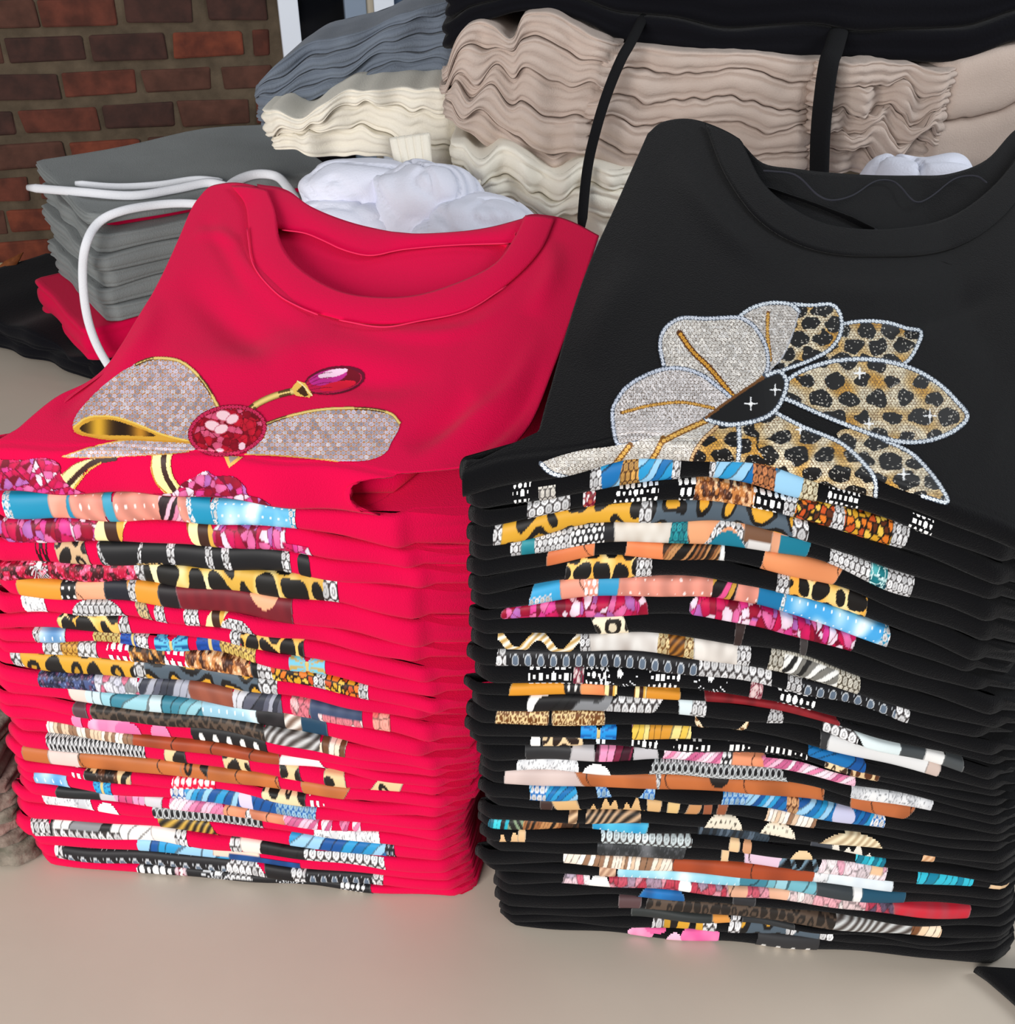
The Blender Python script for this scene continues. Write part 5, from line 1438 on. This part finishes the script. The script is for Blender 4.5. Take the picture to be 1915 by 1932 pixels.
def pile(top, bot, yd, x0, x1, n, mat, name, cat, labels, group, D=.28, seed=1, amp=.006, freq=5, jit=.010, rh=.016, lobes=4, slope=0.0, leftboost=0.0, taper=(0, 0), flam=.6):
    ym = np.mean([p[1] for p in top])
    A = at_y(x0, ym, yd); B = at_y(x1, ym, yd + slope)
    st = Stack(A, B, D, 0.0)
    st.ug = np.linspace(-.04, st.L + .04, 161)

    def crv(pl):
        uv = np.array(sorted(st.uz(x, y) for x, y in smooth_line(pl)))
        return np.interp(st.ug, uv[:, 0], uv[:, 1])
    zt, zb = crv(top), crv(bot)
    Z = []
    r = np.random.RandomState(seed)
    w = np.linspace(0, 1, n + 1) + np.concatenate([[0], (r.rand(n - 1) - .5) * .35 / n, [0]])
    base = fnoise(seed, st.L)
    for k in range(n + 1):
        own = fnoise(seed * 31 + k, st.L)
        a = amp * (1 + leftboost * np.exp(-(st.ug / (.22 * st.L)) ** 2)) * math.sin(math.pi * np.clip(w[k], 0.02, .98)) ** .5
        Z.append(zt + (zb - zt) * w[k] + a * (.9 * base(st.ug + .012 * k) + .4 * own(st.ug)))
    Z = np.array(Z)
    for k in range(1, n + 1):
        Z[k] = np.minimum(Z[k], Z[k - 1] - .006)
    st.Z = Z
    out = []
    for k in range(n):
        tl, tr2 = taper[0] * k / max(n - 1, 1), taper[1] * k / max(n - 1, 1)
        row = st.setup_row(k, (r.rand() - .5) * .012 + tl, st.L + (r.rand() - .5) * .012 + tr2, seed * 50 + k, jit=jit, rh=rh, wave=freq)
        o = st.slab(row, name, mat, None, lobes=3, J=6 * lobes + 1, frontlobes=lobes, fl_amt=flam, grooves=.6)
        tag(o, labels[k], cat, group)
        out.append(o)
    return st, out


def nth(desc, n, tail):
    P = ['uppermost', 'second', 'third', 'fourth', 'fifth', 'sixth', 'seventh', 'eighth', 'ninth']
    return ['%s, %s' % (desc, ('%s in its bundle' % P[i]) if i < n - 1 else 'lowest in its bundle') for i in range(n)]


# beige bundles
pile([(836, 140), (868, 62), (925, 45), (965, 78), (988, 34), (1040, 28), (1100, 52), (1175, 96)], [(836, 215), (900, 278), (960, 300), (1030, 335), (1110, 340)], 1.42, 838, 1160, 5, BEIGE, 'folded_pants', 'pants',
     nth('rumpled beige folded pants left of the thin black cord', 5, 'behind red stack'), 'beige pants in three bundles', seed=11, amp=.011, freq=5, leftboost=1.6, jit=.014, taper=(.0, -.045), slope=-.02)
pile([(1165, 92), (1240, 98), (1400, 108), (1555, 114)], [(1105, 315), (1200, 345), (1400, 345), (1545, 335)], 1.405, 1140, 1548, 5, BEIGE, 'folded_pants', 'pants',
     nth('beige folded pants between the two black straps', 5, 'behind black shirt'), 'beige pants in three bundles', seed=12, amp=.013, freq=5, jit=.014, lobes=3, taper=(-.03, -.004))
pile([(1562, 114), (1640, 118), (1730, 128), (1800, 130)], [(1572, 335), (1660, 335), (1740, 318), (1830, 335)], 1.405, 1566, 1800, 5, BEIGE, 'folded_pants', 'pants',
     nth('crumpled beige folded pants right of the wide black strap', 5, 'under black pile'), 'beige pants in three bundles', seed=23, amp=.015, freq=4, jit=.018, lobes=4, slope=.02)
pile([(1800, 122), (1860, 104), (1915, 88), (2060, 70)], [(1812, 335), (1860, 330), (1915, 300), (2060, 280)], 1.43, 1806, 2060, 2, BEIGE, 'folded_pants', 'pants',
     ['smooth beige folded pants at the far right edge, upper of two', 'smooth beige folded pants at the far right edge, lower of two'], 'beige pants in three bundles', seed=14, amp=.003, freq=2, jit=.004, lobes=2, flam=.25)
# black pile on top
pile([(840, -160), (1100, -170), (1500, -175), (2050, -180)], [(845, 108), (880, 52), (940, 30), (1000, 22), (1100, 45), (1180, 84), (1300, 98), (1560, 112), (1780, 122), (1860, 100), (1915, 80), (2050, 62)], 1.45, 846, 2050, 5, INK, 'folded_pants', 'pants',
     nth('black folded pants piled on the beige bundles', 5, 'at the top edge'), 'black pants on top of the beige ones', seed=15, amp=.012, freq=4, jit=.014, lobes=2, D=.26, flam=.4)
# blue-grey pile, left
pile([(472, 195), (492, 150), (560, 92), (640, 68), (700, 52), (780, 22), (850, 4)], [(480, 222), (560, 240), (640, 225), (720, 190), (850, 180)], 1.62, 474, 850, 6, BLUEGREY, 'folded_pants', 'pants',
     nth('blue-grey fleece folded pants beside the window frame', 6, 'above cream cloth'), 'blue-grey fleece pants', seed=16, amp=.012, freq=4, jit=.016, lobes=3, leftboost=.3, D=.24)
# cream garments
pile([(502, 208), (522, 202), (570, 222), (640, 174), (700, 170), (850, 168)], [(560, 292), (650, 305), (730, 300), (790, 340), (860, 345)], 1.50, 506, 850, 3, CREAM, 'folded_shirt', 'shirt',
     nth('cream rumpled shirt under the blue-grey pile', 3, 'left of beige'), 'cream shirts behind the red stack', seed=17, amp=.016, freq=6, jit=.022, lobes=4, D=.2)
pile([(850, 292), (872, 278), (905, 302), (960, 282), (1040, 330), (1100, 318), (1190, 335)], [(856, 405), (960, 440), (1190, 470)], 1.36, 862, 1190, 3, CREAM, 'folded_shirt', 'shirt',
     nth('off-white rumpled shirt below the beige bundle', 3, 'behind red collar'), 'off-white shirts under the beige bundle', seed=18, amp=.012, freq=5, jit=.018, lobes=3, D=.3)


def lump(name, c, rad, seed, amp, mat, label, cat, group=None, e=2.6, nu=72, nv=40, rotz=0.0, parent=None):
    u = np.linspace(0, 2 * math.pi, nu, endpoint=False); v = np.linspace(-math.pi / 2, math.pi / 2, nv)
    U, V = np.meshgrid(u, v)
    d = np.stack([np.cos(V) * np.cos(U), np.cos(V) * np.sin(U), np.sin(V)], -1)
    s = (np.abs(d) ** e).sum(-1) ** (-1 / e)
    n1 = snoise2(seed, .55); n2 = snoise2(seed + 1, 1.1)
    f = n1(d[..., 0] * 1.2 + d[..., 2], d[..., 1] + d[..., 2] * 1.3); g = n2(d[..., 0] + d[..., 2] * .7, d[..., 1] - d[..., 2])
    k = s * (1 + amp * (f - 1.1 * np.exp(-(g / .16) ** 2) * .8))
    P = d * k[..., None] * np.asarray(rad)
    ca, sa = math.cos(rotz), math.sin(rotz)
    P = np.stack([P[..., 0] * ca - P[..., 1] * sa, P[..., 0] * sa + P[..., 1] * ca, P[..., 2]], -1) + np.asarray(c)
    P[..., 2] = np.maximum(P[..., 2], .001)
    o = mesh_obj(name, P.reshape(-1, 3), grid_faces(nv, nu, 0, True), mat, parent)
    if label:
        tag(o, label, cat, group)
    return o


def at_lump(px, py, y):
    return at_y(px, py, y)


# tall white bundles that carry the pile, then soft rolled white shirts on them
for px, hw, top, lab in ((760, .13, .36, 'tall cool white cloth bundle behind the red collar'), (1090, .12, .33, 'tall cool white cloth bundle behind the black shoulder'), (1480, .15, .345, 'tall white cloth bundle standing under the middle beige pants'),
                         (1740, .08, .45, 'bright white cloth bundle seen through the black neckline')):
    P = at_y(px, 400, 1.50 if px < 1700 else 1.27)
    lump('cloth_bundle', (P[0], P[1] + .02, top / 2), (hw, .12 if px < 1700 else .06, top / 2), int(px), .06, LAV, lab, 'cloth', 'white cloth bundles', e=5)
for px, py, yd, rx, rz, rot, lab in ((690, 372, 1.33, .085, .048, .35, 'puffy white rolled shirt nearest the grey stack'), (800, 398, 1.29, .075, .060, -.3, 'puffy white rolled shirt under the cream pleats'),
                                     (640, 440, 1.27, .085, .042, .25, 'puffy white rolled shirt just above the red back neckline'), (900, 440, 1.24, .075, .045, -.1, 'puffy white rolled shirt right of the pleats')):
    P = at_y(px, py, yd)
    lump('rolled_shirt', tuple(P), (rx, .06, rz), int(px + py), .10, LAV, lab, 'shirt', 'puffy white rolled shirts', e=2.4, rotz=rot)


def pleats(name, TL, TR, BL, BR, yd, n, amp, mat, label, cat, group):
    q = [at_y(*TL, yd), at_y(*TR, yd), at_y(*BL, yd - .012), at_y(*BR, yd - .012)]
    S, T = np.meshgrid(np.linspace(0, 1, n * 10 + 1), np.linspace(0, 1, 24))
    s, t = S[..., None], T[..., None]
    P = (1 - t) * ((1 - s) * q[0] + s * q[1]) + t * ((1 - s) * q[2] + s * q[3])
    P[..., 1] += -amp * np.sin(S * n * 6.283) * (.3 + .7 * T) - .03 * np.sin(T * 2.2)
    P[..., 2] -= .004 * np.sin(S * n * 6.283 + 1) * T
    return tag(mesh_obj(name, P.reshape(-1, 3), grid_faces(*S.shape), mat, None, solid=.004), label, cat, group)


pleats('pleated_hem', (738, 262), (812, 252), (778, 374), (826, 372), 1.40, 5, .006, CREAM, 'cream pleated hem hanging over the puffy white shirts', 'cloth', 'hanging cream hems')
pleats('pleated_hem', (872, 345), (908, 342), (850, 412), (882, 414), 1.31, 3, .005, CREAM, 'short off-white pleated hem hanging behind the red collar', 'cloth', 'hanging cream hems')

# black cords over the beige bundles
CORD = material('black_cord', (12, 12, 15), .9, 0, .5, 500)
tag(tube('drawstring', [at_y(x, y, yy) for x, y, yy in ((1215, 30, 1.47), (1190, 80, 1.40), (1172, 112, 1.375), (1148, 170, 1.365), (1126, 240, 1.355), (1108, 320, 1.345), (1097, 430, 1.30))], .0066, CORD, None, 10, .55),
    'thin black drawstring hanging down between beige bundles', 'drawstring')
tag(tube('strap', [at_y(x, y, yy) for x, y, yy in ((1585, 50, 1.47), (1572, 95, 1.40), (1564, 118, 1.38), (1556, 170, 1.372), (1548, 250, 1.366), (1545, 350, 1.36))], .0125, CORD, None, 12, .4),
    'wide black strap hanging between the beige pants bundles', 'strap')

# ------------------------------------------------------------------ grey sweatpants stack with white drawstrings
_A = at_z(182, 410, .285)[:2]; _dp = at_z(100, 336, .30)[:2] - _A; _dp /= np.linalg.norm(_dp); _e = np.array([_dp[1], -_dp[0]])
GS = Stack(_A, _A + _e * .42, .27, .12)
GS.ug = np.linspace(-.1, GS.L + .1, 161)
gz = [.285, .266, .252, .222, .194, .166, .138, .108, .046, .002]
gm = [GREY, RED(), GREY, GREY, GREY, GREY, GREY, RED(), INK]
gl = ['grey fleece sweatpants on top of the left stack, with drawstrings', 'thin red garment edge peeking out under the top grey sweatpants', 'grey sweatpants right under the thin red edge', 'grey sweatpants, third grey layer of the left stack',
      'grey sweatpants, fourth grey layer of the left stack', 'grey sweatpants, fifth grey layer of the left stack', 'lowest grey sweatpants, lying on the red pair', 'red folded sweatpants squeezed below the grey ones', 'black folded sweatpants at the bottom of the grey stack']
nz = snoise(77, 3)
GS.Z = np.array([np.full(161, z) + .003 * nz(GS.ug + i) * (1 if 0 < i < 9 else 0) + (.012 * np.exp(-((GS.ug - .3) / .12) ** 2) if i == 0 else 0) for i, z in enumerate(gz)])
gx = [(0, 0), (.03, .022), (.004, -.01), (-.008, 0), (.0, -.005), (-.012, 0), (-.006, 0), (-.05, 0), (-.045, 0)]
for k in range(9):
    row = GS.setup_row(k, gx[k][0], GS.L + gx[k][1], 900 + k, jit=.006, rh=.012, wave=3, inset=.03 if k == 1 else 0)
    o = GS.slab(row, 'folded_sweatpants', gm[k], None, lobes=1 if k == 1 else 4, J=9 if k == 1 else 25, frontlobes=0 if k in (0, 1) else 3, fl_amt=.35, grooves=.55)
    tag(o, gl[k], 'sweatpants', 'sweatpants in the left stack')
WS = material('white_cord', (236, 238, 244), .85, 0, .4, 600)
zt = .312


def on_top(x, y, dz=.008):
    a = hit_top(GS, x, y, dz)
    return a


tag(tube('drawstring', [at_y(52, 354, 1.74)] + [on_top(x, y) for x, y in ((150, 362), (250, 369), (330, 357), (392, 345), (430, 352))], .0072, WS, None, 10, .6), 'white drawstring sticking out past the grey stack to the left', 'drawstring', 'white drawstrings on the grey sweatpants')
tag(tube('drawstring', [on_top(x, y, .004) for x, y in ((142, 346), (220, 352), (300, 348), (370, 338), (420, 342))], .0055, WS, None, 10, .6), 'thin white drawstring lying behind the longest one on grey', 'drawstring', 'white drawstrings on the grey sweatpants')
FLc = at_z(180, 412, .285)
yv = FLc[1] - .03
tag(tube('drawstring', [on_top(420, 392), on_top(360, 384), on_top(300, 386), on_top(230, 398), at_y(186, 420, yv + .03), at_y(162, 462, yv), at_y(156, 520, yv), at_y(163, 590, yv - .01), at_y(180, 645, yv - .015), at_y(206, 692, yv - .02), at_y(225, 715, yv - .02)], .0068, WS, None, 10, .6),
    'white drawstring hanging down the corner of the grey stack', 'drawstring', 'white drawstrings on the grey sweatpants')
tag(tube('drawstring', [on_top(x, y) for x, y in ((418, 365), (445, 342), (482, 329), (520, 332), (542, 352), (560, 380))], .0078, WS, None, 10, .6), 'white drawstring loop just behind the red left shoulder', 'drawstring', 'white drawstrings on the grey sweatpants')

# black clothes lying left on the table
BK = Stack(at_z(-90, 630, 0), at_z(212, 735, 0), .24, 0)
BK.ug = np.linspace(-.05, BK.L + .05, 161)
n1 = snoise(5, 5)
BK.Z = np.array([  .085 + .012 * n1(BK.ug) - .045 * BK.ug / BK.L, .032 + .006 * n1(BK.ug + .3), np.full(161, .002)])
for k, lab in enumerate(['upper black garment heaped on the table left of the grey stack', 'lower black garment lying flat on the table at far left']):
    row = BK.setup_row(k, .0 + .02 * k, BK.L - .02 * k, 950 + k, jit=.016, rh=.016, wave=6)
    tag(BK.slab(row, 'folded_garment', INK, None, lobes=2, J=19, frontlobes=3, fl_amt=.4), lab, 'garment', 'black garments at far left')

bb = wall_box('baseboard_back', -1.3, .27, .0, .02, .008, .011, material('pale_baseboard', (150, 140, 112), .6), None)
bb['kind'] = 'structure'
# dried leaf at the left edge
lp = [at_y(x, y, 1.93) for x, y in ((-12, 545), (-6, 505), (10, 492), (28, 483), (43, 476), (32, 498), (18, 515), (2, 532))]
ctr = np.mean(lp, 0) + np.array([0, -.008, .004])
lv = [tuple(p) for p in lp] + [tuple(ctr)] + [tuple(p + np.array([0, .004, -.001])) for p in lp]
lf = [(i, (i + 1) % 8, 8) for i in range(8)] + [((i + 1) % 8, i, i + 9, (i + 1) % 8 + 9) for i in range(8)] + [tuple(range(16, 8, -1))]
tag(mesh_obj('dried_leaf', lv, lf, material('rust_leaf', (126, 70, 36), .8, var=.3, vscale=60), None), 'rust-brown dried leaf tip at the left picture edge', 'leaf')

# ------------------------------------------------------------------ rough grey-brown stack at the lower left edge
MARL = [material('marled_brown_%d' % i, c, .95, .1, 1.0, 160, var=.4, vscale=70, rgb2=c2) for i, (c, c2) in enumerate((((160, 144, 132), (108, 96, 86)), ((144, 134, 122), (96, 92, 80)), ((164, 138, 128), (116, 94, 86))))]
MS = Stack(at_z(-190, 1632, 0), at_z(34, 1648, 0), .12, 0)
MS.ug = np.linspace(-.05, MS.L + .05, 161)
mz = np.array([.136, .118, .102, .086, .072, .057, .043, .029, .0015])
mn = snoise(8, 8)
MS.Z = np.array([z + (.003 if i < 8 else 0) * mn(MS.ug + i) for i, z in enumerate(mz)])
mx = [-.012, -.006, .002, .004, .003, .0, .001, .006]
for k in range(8):
    row = MS.setup_row(k, 0, MS.L + mx[k], 980 + k, jit=.005, rh=.008, wave=9)
    tag(MS.slab(row, 'folded_cloth', MARL[k % 3], None, lobes=1, J=13, frontlobes=2, fl_amt=.3),
        'rough grey-brown folded cloth at the lower left edge, %s' % (['topmost', 'second from top', 'third from top', 'fourth from top', 'fourth from bottom', 'third from bottom', 'second from bottom', 'thick bottom piece'][k]), 'cloth', 'rough grey-brown cloths')

# black cloth corner at the lower right
poly = [(1836, 1834), (1862, 1852), (1890, 1876), (1915, 1898), (1960, 1945), (2040, 2010), (2260, 2000), (2260, 1880), (2100, 1852), (1960, 1842)]
Pc = [at_z(x, y, .0015) for x, y in poly]
n = len(Pc)
cen = np.mean(Pc, 0)
rings = [(1.0, .0015), (1.0, .006), (.985, .010), (.93, .0125), (.6, .014)]
v = []
for s_, z_ in rings:
    for p in Pc:
        q = cen + (np.array(p) - cen) * s_
        v.append((q[0], q[1], z_))
f = [tuple(int(x) for x in q) for q in grid_faces(len(rings), n, 0, True)] + [tuple(range((len(rings) - 1) * n, len(rings) * n)), tuple(range(n))[::-1]]
tag(mesh_obj('folded_garment', v, f, BLACK(), None), 'black garment corner lying on the table at the lower right edge', 'garment')
